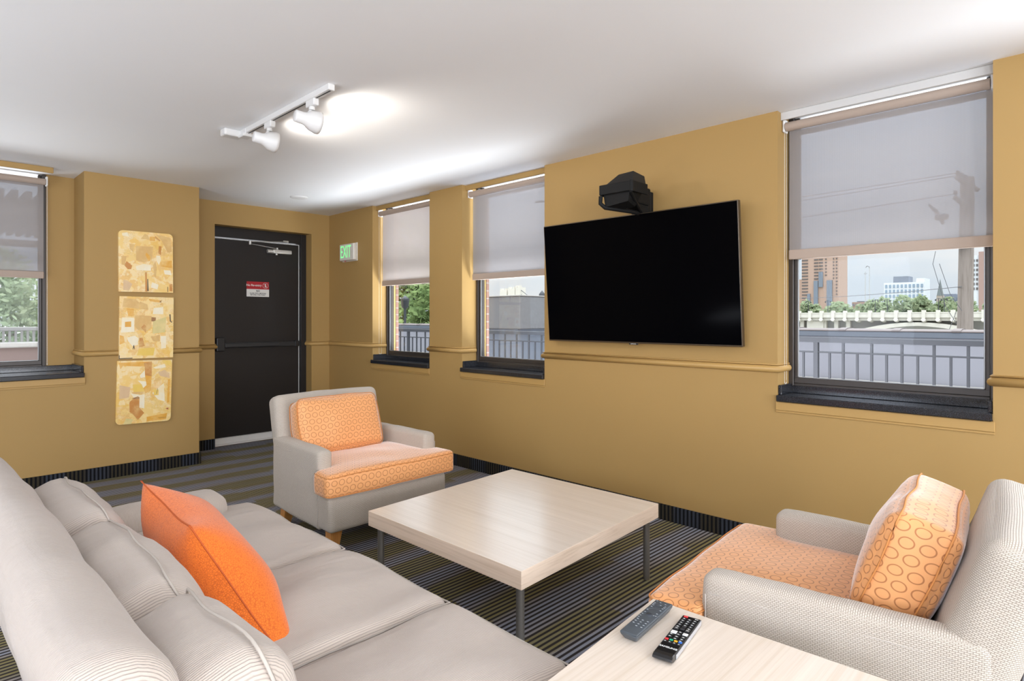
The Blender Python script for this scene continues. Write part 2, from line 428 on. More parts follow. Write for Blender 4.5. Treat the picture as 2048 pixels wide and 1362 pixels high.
# ------------------------------------------------------------------ windows
def window(n,P,u0,u1,wf,label,su0,su1,headmat,sillw0=-.028,full=True,ends=(1,1)):
    """P maps (u,w,z) boxes to world boxes; wf = depth of frame front behind wall face"""
    def bx(g,a,b,c,d,e,f,r=.003): 
        x0,x1,y0,y1=P(a,b,c,d); return g.rbox(x0,x1,y0,y1,e,f,r,1)
    root=sroot('window_%d'%n,label,'window')
    fo=.028
    g=G(); ZB=.905;ZT=HC-.004
    bx(g,u0,u0+fo,wf,wf+.085,ZB,ZT);bx(g,u1-fo,u1,wf,wf+.085,ZB,ZT)
    bx(g,u0+fo,u1-fo,wf+.004,wf+.085,ZB,ZB+.04)
    g.build('frame',M['frame'],root)
    s0,s1=u0+fo,u1-fo
    g=G();t=.020;zb=ZB+.04;zm=1.70
    bx(g,s0,s0+t,wf+.012,wf+.04,zb,zm+.02);bx(g,s1-t,s1,wf+.012,wf+.04,zb,zm+.02);bx(g,s0,s1,wf+.010,wf+.04,zb,zb+.034);bx(g,s0,s1,wf+.012,wf+.04,zm-.015,zm+.02)
    g.build('lower_sash',M['frame'],root)
    g=G();bx(g,s0+t,s1-t,wf+.012,wf+.016,zb+.034,zb+.040,.001);bx(g,s0+t,s0+t+.006,wf+.012,wf+.02,zb+.034,zm-.015,.001);bx(g,s1-t-.006,s1-t,wf+.012,wf+.02,zb+.034,zm-.015,.001)
    g.build('glazing_bead',M['framelight'],root)
    g=G();bx(g,s0,s0+t,wf+.045,wf+.075,zm-.02,ZT);bx(g,s1-t,s1,wf+.045,wf+.075,zm-.02,ZT);bx(g,s0,s1,wf+.045,wf+.075,zm-.015,zm+.02);bx(g,s0,s1,wf+.045,wf+.075,2.425,2.452)
    g.build('upper_sash',M['frame'],root)
    g=G();x0,x1,y0,y1=P(s0+t,s1-t,wf+.024,wf+.028);g.box(x0,x1,y0,y1,zb+.034,zm-.015)
    g.build('lower_pane',M['glass'],root)
    g=G();x0,x1,y0,y1=P(s0+t,s1-t,wf+.058,wf+.062);g.box(x0,x1,y0,y1,zm+.02,ZT)
    g.build('upper_pane',M['glass'],root)
    if full:
        g=G();bx(g,su0-.0,su1+.0,sillw0,wf+.02,ZS+.0005,.890,.005)
        bx(g,su0+.002,u1 if not ends[1] else su1-.002,wf-.012,wf+.006,.890,.935,.003)
        if ends[0]:bx(g,su0+.002,su0+.02,.004,wf-.01,.890,.945,.003)
        if ends[1]:bx(g,su1-.02,su1-.002,.004,wf-.01,.890,.945,.003)
        g.build('sill',M['stone'],root)
        g=G();bx(g,su0-.008,su1+.008,-.012,0,.802,ZS,.003);bx(g,su0-.008,su1+.008,-.007,0,.790,.802,.002)
        g.build('apron',M['trimpaint'],root)
        g=G();bx(g,u0,u1,.045,.06,2.478,HC-.001,.002)
        g.build('head_panel',headmat,root)
    return root
PR=lambda a,b,c,d:(XR+c,XR+d,a,b)
PB=lambda a,b,c,d:(a,b,YC+c,YC+d)
window(1,PR,*W1,.17,'window nearest the door in the right wall, trees outside',*W1,M['wall'])
window(2,PR,*W2,.17,'window beside the television, grey roof box outside',*W2,M['wall'])
window(3,PR,*W3,.17,'window right of the television with city skyline outside',*W3,M['greyhead'])
window(4,PB,WX0,WX1,.375,'window in the niche left of the art panels, pergola outside',NX0,NX1,M['wall'])

def shade(P,u0,u1,wr,label,fab,chain_u,zbar=1.672,ztop=2.444,chz=.96,wch=None):
    c=P((u0+u1)/2,(u0+u1)/2,wr,wr);root=thing('roller_shade',label,'window shade',((c[0]+c[1])/2,(c[2]+c[3])/2,ztop),0,'roller shades in the windows')
    L=Vector(root.location)
    def p(u,w,z):
        q=P(u,u,w,w);return Vector((q[0],q[2],z))-L
    g=G();g.cyl(p(u0+.018,wr,ztop),p(u1-.018,wr,ztop),.026,n=24);g.build('roller_tube',M['shadebar'],root)
    for a in(u0+.003,u1-.015):
        g=G();v0=p(a,wr-.02,ztop-.03);v1=p(a+.012,wr+.035,ztop+.045)
        g.rbox(min(v0.x,v1.x),max(v0.x,v1.x),min(v0.y,v1.y),max(v0.y,v1.y),ztop-.03-L.z,ztop+.045-L.z,.003,1);g.build('bracket',M['whitep'],root)
    g=G();v0=p(u0+.008,wr+.0245,zbar+.03);v1=p(u1-.026,wr+.0255,ztop)
    g.box(min(v0.x,v1.x),max(v0.x,v1.x),min(v0.y,v1.y),max(v0.y,v1.y),zbar+.02-L.z,ztop-L.z);g.build('shade_fabric',fab,root)
    g=G();v0=p(u0+.006,wr+.016,0);v1=p(u1-.024,wr+.034,0)
    g.rbox(min(v0.x,v1.x),max(v0.x,v1.x),min(v0.y,v1.y),max(v0.y,v1.y),zbar-L.z,zbar+.056-L.z,.006,2);g.build('bottom_bar',M['shadebar'],root)
    w=wr-.005 if wch is None else wch
    a=p(chain_u,w-.006,ztop);b=p(chain_u,w+.024,ztop);bot=chz-L.z
    g=G();n=int((ztop-chz)/.0085)
    for q in(a,b):
        for i in range(n):
            z=-.02-(ztop-chz-.02)*i/n;c=Vector((q.x,q.y,z));r=.0022
            g.add([c+Vector(d)*r for d in((1,0,0),(-1,0,0),(0,1,0),(0,-1,0),(0,0,1),(0,0,-1))],[(0,2,4),(2,1,4),(1,3,4),(3,0,4),(2,0,5),(1,2,5),(3,1,5),(0,3,5)],None,0,True)
        g.cyl((q.x,q.y,-.02),(q.x,q.y,bot),.0007,n=5)
    mid=(a+b)/2;rad=(a-b).length/2;dv=(a-b).normalized()
    g.tube([mid+dv*rad*math.cos(t*math.pi/8)+Vector((0,0,bot-mid.z-rad*math.sin(t*math.pi/8))) for t in range(9)],.0016,6)
    g.build('bead_chain',M['bead'],root)
    return root
shade(PR,*W1,.085,'roller shade half lowered in the window nearest the door',M['shade2'],W1[1]-.012)
shade(PR,*W2,.085,'roller shade half lowered in the window beside the television screen',M['shade'],W2[0]+.012,chz=.93)
shade(PR,*W3,.085,'roller shade half lowered over the skyline window beside a utility pole view',M['shade'],W3[1]-.012)
shade(PB,WX0,WX1,.29,'roller shade half lowered in the niche window left of the art panels',M['shade'],WX1-.006,zbar=1.655)

# ------------------------------------------------------------------ door
root=sroot('door_1','black steel fire exit door with panic bar in the end wall','door')
FY=YD+.145
g=G();g.rbox(DX0,DX0+.03,FY-.02,FY+.1,0,DZ,.003,1);g.rbox(3.272,DX1,FY-.02,FY+.1,0,DZ,.003,1);g.rbox(DX0+.03,3.272,FY-.02,FY+.1,2.178,DZ,.003,1)
g.rbox(3.262,3.276,FY-.005,FY+.1,0,2.178,.002,1)
g.build('door_frame',M['doorp'],root)
g=G();g.rbox(DX0+.034,3.252,FY+.001,FY+.045,.075,2.160,.002,1);g.build('door_slab',M['doorp'],root)
g=G();g.rbox(3.2525,3.2615,FY+.006,FY+.03,.03,2.166,.001,1);g.rbox(DX0+.034,3.2615,FY+.006,FY+.03,2.163,2.170,.001,1);g.build('gap_light_strip',M['wframe'],root)  # white strips painted as light leaking through the gap round the slab
g=G();g.rbox(DX0+.034,3.262,FY-.012,FY+.02,.012,.07,.003,1);g.box(DX0+.034,3.262,FY-.05,FY-.012,.001,.014);g.build('door_sweep',M['wframe'],root)
g=G();g.rbox(2.40,3.23,FY-.045,FY-.012,1.015,1.070,.006,2);g.rbox(2.42,3.0,FY-.062,FY-.045,1.022,1.062,.006,2)
pb=g.build('panic_bar',M['blacks'],root)
g=G();g.rbox(2.33,2.415,FY-.075,FY,.985,1.125,.008,2);g.rbox(3.19,3.235,FY-.05,FY,1.01,1.075,.004,1);g.build('end_cap',M['black'],pb)
g=G();g.rbox(2.93,3.15,FY-.055,FY-.001,2.045,2.092,.012,3);g.cyl((2.875,FY-.03,2.068),(2.93,FY-.03,2.068),.022);g.cyl((2.98,FY-.03,2.045),(2.98,FY-.03,2.03),.014)
cl=g.build('door_closer',M['silver'],root)
g=G();g.tube([(2.985,FY-.035,2.10),(2.61,FY-.22,2.108),(2.63,FY-.21,2.135)],(.010,.004),8);g.tube([(2.61,FY-.22,2.13),(3.09,FY-.03,2.186)],(.010,.004),8);g.cyl((2.61,FY-.22,2.10),(2.61,FY-.22,2.14),.013);g.cyl((2.985,FY-.035,2.085),(2.985,FY-.035,2.11),.012);g.rbox(3.06,3.12,FY-.03,FY-.018,2.178,2.2,.002,1)
g.build('closer_arm',M['silver'],cl)
# sign on the door
root=thing('door_sign','red and white No Re-entry sign on the black door','sign',(2.785,FY+.001,1.645))
g=G();g.rbox(-.123,.123,-.004,-.0005,-.082,.0005,.002,1);g.build('white_panel',M['signw'],root)
g=G();g.rbox(-.123,.123,-.004,-.0005,.0008,.082,.002,1);rp=g.build('red_panel',M['red'],root)
MS=Matrix.Translation((0,-.0045,0))@Matrix.Rotation(R(90),4,'X')
text_obj('lettering','No Re-entry',.032,M['signw'],Matrix.Translation((-.044,0,.042))@MS,root,bold=.0006)
g=G();c=[(.082+.030*math.cos(t*math.pi/12),-.005,.041+.030*math.sin(t*math.pi/12)) for t in range(24)];g.tube(c,(.0035,.0012),6,True)
g.cyl((.082,-.005,.056),(.082,-.0058,.056),.006,n=10);g.hexa([(.074,-.0055,.022),(.078,-.0055,.022),(.078,-.0045,.022),(.074,-.0045,.022),(.076,-.0055,.05),(.09,-.0055,.05),(.09,-.0045,.05),(.076,-.0045,.05)]);g.hexa([(.086,-.0055,.020),(.091,-.0055,.020),(.091,-.0045,.020),(.086,-.0045,.020),(.082,-.0055,.04),(.089,-.0055,.04),(.089,-.0045,.04),(.082,-.0045,.04)])
g.tube([(.062,-.0055,.062),(.102,-.0055,.020)],(.003,.0012),6);g.build('no_entry_symbol',M['signw'],root)
text_obj('lettering','NO',.026,M['ink'],Matrix.Translation((0,0,-.020))@MS,root,bold=.0006)
text_obj('lettering','GLASS, PETS, SMOKING\nBEYOND THIS POINT',.0172,M['ink'],Matrix.Translation((0,0,-.054))@MS,root,bold=.0003)
# exit sign
root=thing('exit_sign','white box EXIT sign with green letters above the chair rail','sign',(XR,5.987,2.06))
g=G();g.rbox(-.052,-.010,-.148,.148,-.092,.092,.012,3);g.rbox(-.010,0,-.155,.155,-.10,.10,.003,1);g.build('housing',M['exitw'],root)
MX=Matrix.Translation((-.0535,0,0))@Matrix.Rotation(R(-90),4,'Z')@Matrix.Rotation(R(90),4,'X')
text_obj('lettering','EXIT',.195,M['exitg'],MX@Matrix.Translation((-.012,-.002,0)),root,extrude=.0012,bold=.0005,sx=.56)
g=G();g.cyl((-.03,.06,-.092),(-.03,.06,-.1),.008);g.build('test_button',M['red'],root)
# ceiling disc
tag(G().lathe((2.80,5.674,HC),(0,0,-1),[(0,.085),(.006,.082),(.012,.06),(.013,0)],28).build('sprinkler_cover',M['whitep']),'flat white sprinkler cover on the ceiling near the door','sprinkler')

# ------------------------------------------------------------------ art panels
def lin(c): return tuple(((x/255+.055)/1.055)**2.4 if x>10 else x/255/12.92 for x in c)
def m_collage(seed):
    N=NT('collage_paper_%d'%seed);uv=N.coord();v=N.n('ShaderNodeMapping',{0:uv,1:(seed*3.1,seed*1.7,seed*2.3)})
    w=N.noise(v,7,3);vv=N.n('ShaderNodeVectorMath',{0:v,1:N.n('ShaderNodeTexNoise',{'Vector':v,'Scale':9.0,'Detail':3.0},out=1)},operation='ADD')
    vo=N.n('ShaderNodeTexVoronoi',{'Vector':N.scale(vv,(1,1,.8)),'Scale':5.5},out=1,distance='CHEBYCHEV')
    k=N.sep(vo)[0]
    c=N.ramp(k,[(0,lin((248,226,166))),(.2,lin((244,214,140))),(.38,lin((242,204,122))),(.52,lin((248,232,190))),(.66,lin((240,196,104))),(.8,lin((234,188,120))),(.93,lin((238,190,84)))],'CONSTANT')
    st=N.noise(N.scale(v,(20,20,6)),1.0,4,.65);c=N.mix(N.math('MULTIPLY',st,.4),c,lin((236,180,92)))
    st2=N.noise(v,14,4,.6);c=N.mix(N.n('ShaderNodeMapRange',{0:st2,1:.5,2:.7,3:0.,4:.6}),c,lin((252,240,215)))
    x,y,z=N.sep(v)
    ln=N.math('PINGPONG',N.math('DIVIDE',z,.0105),.5);tx=N.noise(N.scale(v,(260,1,95)),1.0,1);pat=N.noise(v,6,1)
    a=N.math('LESS_THAN',ln,.13);b=N.math('GREATER_THAN',tx,.5);d=N.math('GREATER_THAN',pat,.53)
    c=N.mix(N.math('MULTIPLY',N.math('MULTIPLY',a,b),N.math('MULTIPLY',d,.55)),c,lin((120,90,50)))
    c=N.mix(.38,c,lin((240,203,122)))
    return N.done(N.bsdf(c,.35))
PC={'b':lin((206,140,66)),'o':lin((234,172,66)),'d':lin((150,98,54)),'w':lin((250,238,208)),'t':lin((226,182,112)),'p':lin((226,190,146)),'y':lin((242,204,96)),'k':lin((70,56,44)),'g':lin((222,205,138)),'r':lin((176,70,58))}
def m_patch(k,c):
    N=NT('patch_'+k);v=N.coord();a=N.noise(N.scale(v,(30,30,9)),1.0,4,.65);b=N.noise(v,11,4,.6)
    q=N.mix(N.math('MULTIPLY',a,.45 if k!='k' else .0),c,tuple(x*.72 for x in c))
    q=N.mix(N.n('ShaderNodeMapRange',{0:b,1:.45,2:.75,3:0.,4:.55 if k!='k' else .1}),q,lin((244,216,150)))
    return N.done(N.bsdf(q,.38))
pm={k:m_patch(k,c) for k,c in PC.items()};keys=list(PC)
patches=[
 [('t',[(.40,.88),(.47,.97),(.53,.95),(.56,.88)]),('o',[(.56,.86),(.56,.93),(.66,.93),(.66,.86)]),('b',[(.66,.95),(.76,.88),(.75,.86),(.66,.91)]),('t',[(.67,.97),(.8,.96),(.95,.93),(.98,.7),(.9,.68),(.78,.88)]),
  ('b',[(.73,.78),(.78,.78),(.77,.63),(.72,.66)]),('w',[(.68,.62),(.75,.62),(.77,.55),(.73,.46),(.69,.53)]),('o',[(.76,.52),(.98,.55),(.98,.42),(.76,.44)]),('t',[(.62,.45),(.66,.52),(.69,.42),(.67,.25),(.64,.28)]),
  ('b',[(.10,.43),(.14,.50),(.24,.43),(.22,.37),(.16,.37)]),('t',[(.05,.58),(.14,.58),(.11,.43),(.05,.44)]),('t',[(.19,.79),(.29,.78),(.25,.66),(.20,.70)]),('t',[(.31,.76),(.62,.76),(.60,.55),(.45,.49),(.31,.52)]),
  ('o',[(.50,.66),(.57,.60),(.57,.52),(.53,.52),(.48,.62)]),('b',[(.475,.33),(.50,.33),(.51,.01),(.475,.01)]),('k',[(.512,.22),(.525,.22),(.535,.02),(.512,.02)]),('p',[(.08,.20),(.16,.18),(.24,.13),(.18,.02),(.08,.03)]),('w',[(.30,.42),(.45,.47),(.58,.45),(.58,.36),(.32,.36)]),
  ('b',[(.93,.14),(.985,.15),(.985,.02),(.93,.03)]),('w',[(.60,.17),(.72,.13),(.70,.05),(.58,.08)]),('k',[(.892,.10),(.903,.10),(.903,.01),(.892,.01)]),('w',[(.82,.38),(.95,.38),(.97,.30),(.84,.31)]),('w',[(.06,.95),(.15,.97),(.19,.90),(.07,.91)])],
 [('t',[(.08,.97),(.28,.96),(.36,.90),(.36,.80),(.05,.83)]),('t',[(.36,.92),(.50,.88),(.52,.79),(.37,.80)]),('o',[(.52,.97),(.76,.95),(.73,.91),(.55,.93)]),('d',[(.72,.92),(.765,.955),(.76,.91)]),('o',[(.12,.81),(.26,.80),(.26,.69),(.16,.68)]),('w',[(.05,.66),(.26,.66),(.27,.43),(.03,.42)]),('o',[(.10,.59),(.21,.60),(.21,.51),(.10,.51)]),
  ('d',[(.58,.67),(.665,.665),(.66,.605),(.58,.60)]),('t',[(.28,.70),(.58,.69),(.58,.50),(.50,.44),(.34,.46),(.27,.52)]),('b',[(.39,.50),(.44,.55),(.48,.53),(.48,.41)]),('g',[(.61,.60),(.86,.68),(.84,.42),(.60,.40)]),('w',[(.62,.82),(.80,.84),(.80,.72),(.60,.72)]),
  ('w',[(.14,.34),(.28,.37),(.34,.33),(.34,.22),(.24,.20),(.16,.28)]),('b',[(.36,.33),(.42,.33),(.46,.20),(.36,.18)]),('o',[(0.01,.38),(.08,.36),(.10,.26),(.01,.23)]),('t',[(.57,.35),(.74,.38),(.74,.27),(.62,.27)]),('k',[(.255,.215),(.265,.22),(.28,.15),(.272,.15),(.262,.18),(.25,.15),(.24,.15)]),
  ('y',[(.35,.16),(.65,.17),(.62,.04),(.32,.05)]),('k',[(.92,.72),(.94,.72),(.95,.60),(.975,.60),(.97,.58),(.93,.60)]),('w',[(.75,.36),(.86,.36),(.86,.16),(.77,.15)]),('k',[(.0,.06),(.012,.06),(.012,.012),(.24,.015),(.24,.003),(0,.001)])],
 [('o',[(.02,.97),(.60,.98),(.61,.94),(.48,.90),(.10,.92),(.06,.87)]),('b',[(.47,.96),(.62,.98),(.62,.73),(.50,.76),(.49,.88)]),('o',[(.50,.76),(.62,.74),(.61,.51),(.51,.47),(.47,.55),(.53,.60)]),('w',[(.40,.76),(.49,.84),(.50,.73),(.42,.72)]),('w',[(.37,.68),(.52,.66),(.53,.60),(.47,.56),(.44,.62)]),('y',[(.28,.62),(.44,.62),(.50,.50),(.30,.49)]),('t',[(.26,.50),(.48,.50),(.46,.46),(.30,.47)]),
  ('w',[(.25,.48),(.42,.45),(.42,.28),(.30,.42)]),('b',[(.23,.34),(.30,.40),(.41,.41),(.41,.25),(.50,.16),(.39,.05),(.30,.15),(.24,.19)]),('d',[(.27,.40),(.38,.43),(.41,.41),(.40,.39),(.30,.39)]),('w',[(.42,.45),(.50,.46),(.50,.23),(.41,.25)]),('w',[(.64,.47),(.85,.62),(.88,.32),(.75,.36)]),('y',[(.66,.53),(.76,.52),(.76,.43),(.67,.43)]),('k',[(.735,.54),(.742,.54),(.722,.45),(.715,.45)]),
  ('p',[(.74,.80),(.86,.84),(.95,.78),(.96,.70),(.78,.74)]),('o',[(.93,.68),(.97,.68),(.96,.30),(.92,.30)]),('w',[(.64,.88),(.86,.94),(.88,.88),(.70,.86)]),('y',[(.80,.99),(.98,.99),(.98,.90),(.86,.93)]),('r',[(.89,.205),(.95,.215),(.95,.185)]),('g',[(.18,.09),(.30,.07),(.27,.0),(.13,.0)]),('p',[(.05,.62),(.24,.58),(.22,.42),(.05,.40)]),('o',[(.55,.09),(.93,.13),(.91,.03),(.55,.02)])]]
PANEL=[((1.523,1.811),.413,.517,R(-.3),(1,1,0,0),'topmost of three yellow collage panels, with rounded top corners','topmost'),
       ((1.527,1.249),.412,.527,R(.5),(0,0,0,0),'middle of three yellow collage panels, with square corners','middle'),
       ((1.509,.700),.416,.535,R(1.4),(0,0,1,1),'lowest of three yellow collage panels, with rounded bottom corners','lowest')]
for i,((px,pz),w,h,rot,rc,lab,_) in enumerate(PANEL):
    root=thing('art_panel',lab,'wall art',(px,YC-.001,pz),0,'collage panels on the column');root.rotation_euler=(0,rot,0)
    out=[];rr=.035
    for (sx,sz,ci,a0) in((-1,1,0,90),(1,1,1,0),(1,-1,2,-90),(-1,-1,3,180)):
        if rc[ci]:
            cx,cz=sx*(w/2-rr),sz*(h/2-rr)
            rng=[a0+90-90*k/6 for k in range(7)]
            rng={0:[180-90*k/6 for k in range(7)],1:[90-90*k/6 for k in range(7)],2:[-90*k/6 for k in range(7)],3:[-90-90*k/6 for k in range(7)]}[ci]
            out+=[(cx+rr*math.cos(R(a)),cz+rr*math.sin(R(a))) for a in rng]
        else: out.append((sx*w/2,sz*h/2))
    g=G();n=len(out)
    g.add([(x,-.026,z) for x,z in out]+[(x,-.001,z) for x,z in out],[tuple(reversed(range(n))),tuple(range(n,2*n))]+[(i_,(i_+1)%n,n+(i_+1)%n,n+i_) for i_ in range(n)])
    for k,(c,poly) in enumerate(patches[i]):
        pts=[(-w/2+u*w,-h/2+v*h) for u,v in poly]
        if abs(sum(a[0]*b[1]-b[0]*a[1] for a,b in zip(pts,pts[1:]+pts[:1])))<1e-7:continue
        ar=sum(a[0]*b[1]-b[0]*a[1] for a,b in zip(pts,pts[1:]+pts[:1]))
        if ar<0:pts.reverse()
        m_=len(pts);y0=-.0263-.00004*k
        g.add([(x,y0,z) for x,z in pts]+[(x,-.0255,z) for x,z in pts],[tuple(range(m_))]+[(i_,m_+i_,m_+(i_+1)%m_,(i_+1)%m_) for i_ in range(m_)],None,keys.index(c)+1)
    if i==2:
        z=-h/2+.06*h
        pts=[(w*.27+.004*k,-.028,z+.004*math.sin(k*2.1)*(1 if k%3 else 1.6)) for k in range(15)]
        g.tube(pts,.0008,5,mi=keys.index('k')+1)
    g.build('board',[m_collage(i+1)]+[pm[k] for k in keys],root)

# ------------------------------------------------------------------ television and projector
root=thing('television','large black flat television tilted down on the mustard wall','television',(XR,2.262,1.59))
TW,TH=1.50,.862;tilt=math.atan2(.066,.862)
MT=Matrix.Translation((-.082,0,0))@Matrix.Rotation(-tilt,4,'Y')
g=G();g.rbox(-.018,.016,-TW/2,TW/2,-TH/2,TH/2,.004,2);g.xf(MT).build('bezel',M['bezel'],root)
g=G();g.rbox(-.0195,-.017,-TW/2+.006,TW/2-.006,-TH/2+.010,TH/2-.006,.001,1);g.xf(MT).build('screen',M['screen'],root)
g=G();g.rbox(.016,.045,-.5,.5,-.33,.2,.01,2);g.xf(MT).build('rear_housing',M['black'],root)
g=G();g.rbox(-.045,0,-.25,.25,-.12,.12,.004,1);g.build('wall_mount',M['black'],root)
g=G();g.rbox(-.020,-.012,-.035,.035,-TH/2-.009,-TH/2+.002,.002,1);pl=g.xf(MT).build('logo_plate',M['black'],root)
text_obj('logo_lettering','SAMSUNG',.0095,M['signw'],MT@Matrix.Translation((-.0203,0,-TH/2-.003))@Matrix.Rotation(R(-90),4,'Z')@Matrix.Rotation(R(90),4,'X'),pl,extrude=.0003)

root=thing('projector','black projector on a wall arm above the television','projector',(XR,2.12,2.05))
MPB=plain('matte_black',(.009,.009,.009),.6,**{'Specular IOR Level':.18})
g=G();g.rbox(-.085,-.035,.028,.095,-.13,.14,.010,3);g.rbox(-.085,-.03,.095,.128,-.13,.138,.008,2);g.rbox(-.035,0,.03,.128,-.11,.12,.003,1);g.build('wall_post',MPB,root)
g=G();g.rbox(-.457,-.447,-.100,.143,.050,.112,.004,2);g.rbox(-.447,-.28,-.100,-.088,.046,.112,.004,2);g.rbox(-.447,-.28,.131,.143,.046,.112,.004,2);g.rbox(-.447,-.28,-.09,.132,.100,.110,.003,1);g.cyl((-.446,-.090,.046),(-.446,-.090,.114),.013)
g.build('tray',MPB,root)
g=G();g.hexa([(-.43,-.088,.112),(-.288,-.090,.112),(-.288,.115,.112),(-.43,.115,.112),(-.375,-.055,.186),(-.292,-.082,.162),(-.292,.075,.166),(-.370,.055,.182)])
g.build('hood',plain('hood_grey',(.020,.019,.018),.5,**{'Specular IOR Level':.25}),root)
g=G();g.tube([(-.447,.137,.045),(-.447,.139,.0),(-.425,.12,-.025),(-.25,.05,-.035),(-.12,.06,-.03)],(.012,.014),8);g.tube([(-.447,-.085,.05),(-.36,-.05,.018),(-.12,.05,-.02)],(.010,.012),8)
g.rbox(-.30,-.07,.015,.105,.02,.098,.01,2);g.hexa([(-.14,.03,-.022),(-.06,.03,-.09),(-.06,.115,-.09),(-.14,.115,-.022),(-.28,.02,.03),(-.06,.03,.03),(-.06,.115,.03),(-.28,.105,.03)])
g.build('bracket_arm',MPB,root)
g=G();g.hexa([(-.425,-.05,-.005),(-.30,-.02,-.02),(-.30,.10,-.03),(-.425,.118,-.022),(-.44,-.085,.10),(-.285,-.085,.10),(-.285,.128,.10),(-.44,.128,.10)]);g.build('lens_housing',MPB,root)

# ------------------------------------------------------------------ track light
root=thing('track_light','white ceiling track light with two lit spot heads','track light',(1.56,3.38,HC))
g=G();g.rbox(-.018,.018,-.575,.50,-.032,0,.003,1);g.build('track',M['track'],root)
g=G();g.rbox(-.004,.004,-.56,.46,-.0335,-.031,.0005,1);g.build('track_slot',M['slot'],root)
g=G();g.rbox(-.02,.02,.455,.56,-.040,0,.004,1);g.rbox(-.115,.0,.535,.615,-.045,0,.010,2);g.rbox(-.03,.03,.46,.545,-.05,-.03,.004,1);g.build('feed_box',M['track'],root)
spots=[]
for k,y in enumerate((-.37,.15)):
    g=G();g.rbox(-.016,.016,y-.045,y+.045,-.068,-.031,.004,1);g.cyl((0,y+.005,-.068),(0,y+.005,-.085),.016);g.build('track_adapter',M['track'],root)
    g=G();g.tube([(0,y+.005,-.08),(-.01,y+.035,-.10),(-.005,y+.04,-.135)],(.009,.005),8)
    p=Vector((-.005,y+.01,-.140));ax=Vector((.90,-.10,-.10)).normalized()
    b=p-ax*.085
    g.lathe(b,ax,[(0,.0),(.0,.028),(.006,.032),(.045,.032),(.06,.036),(.085,.052),(.12,.060),(.135,.058),(.135,.050),(.10,.044)],28)
    h=g.build('spot_head',M['track'],root)
    g=G();g.lathe(b,ax,[(.104,.044),(.104,0)],24);g.build('lamp_bulb',M['lens'],h)
    spots.append((Vector((1.56,3.38,HC))+b+ax*.15,ax))

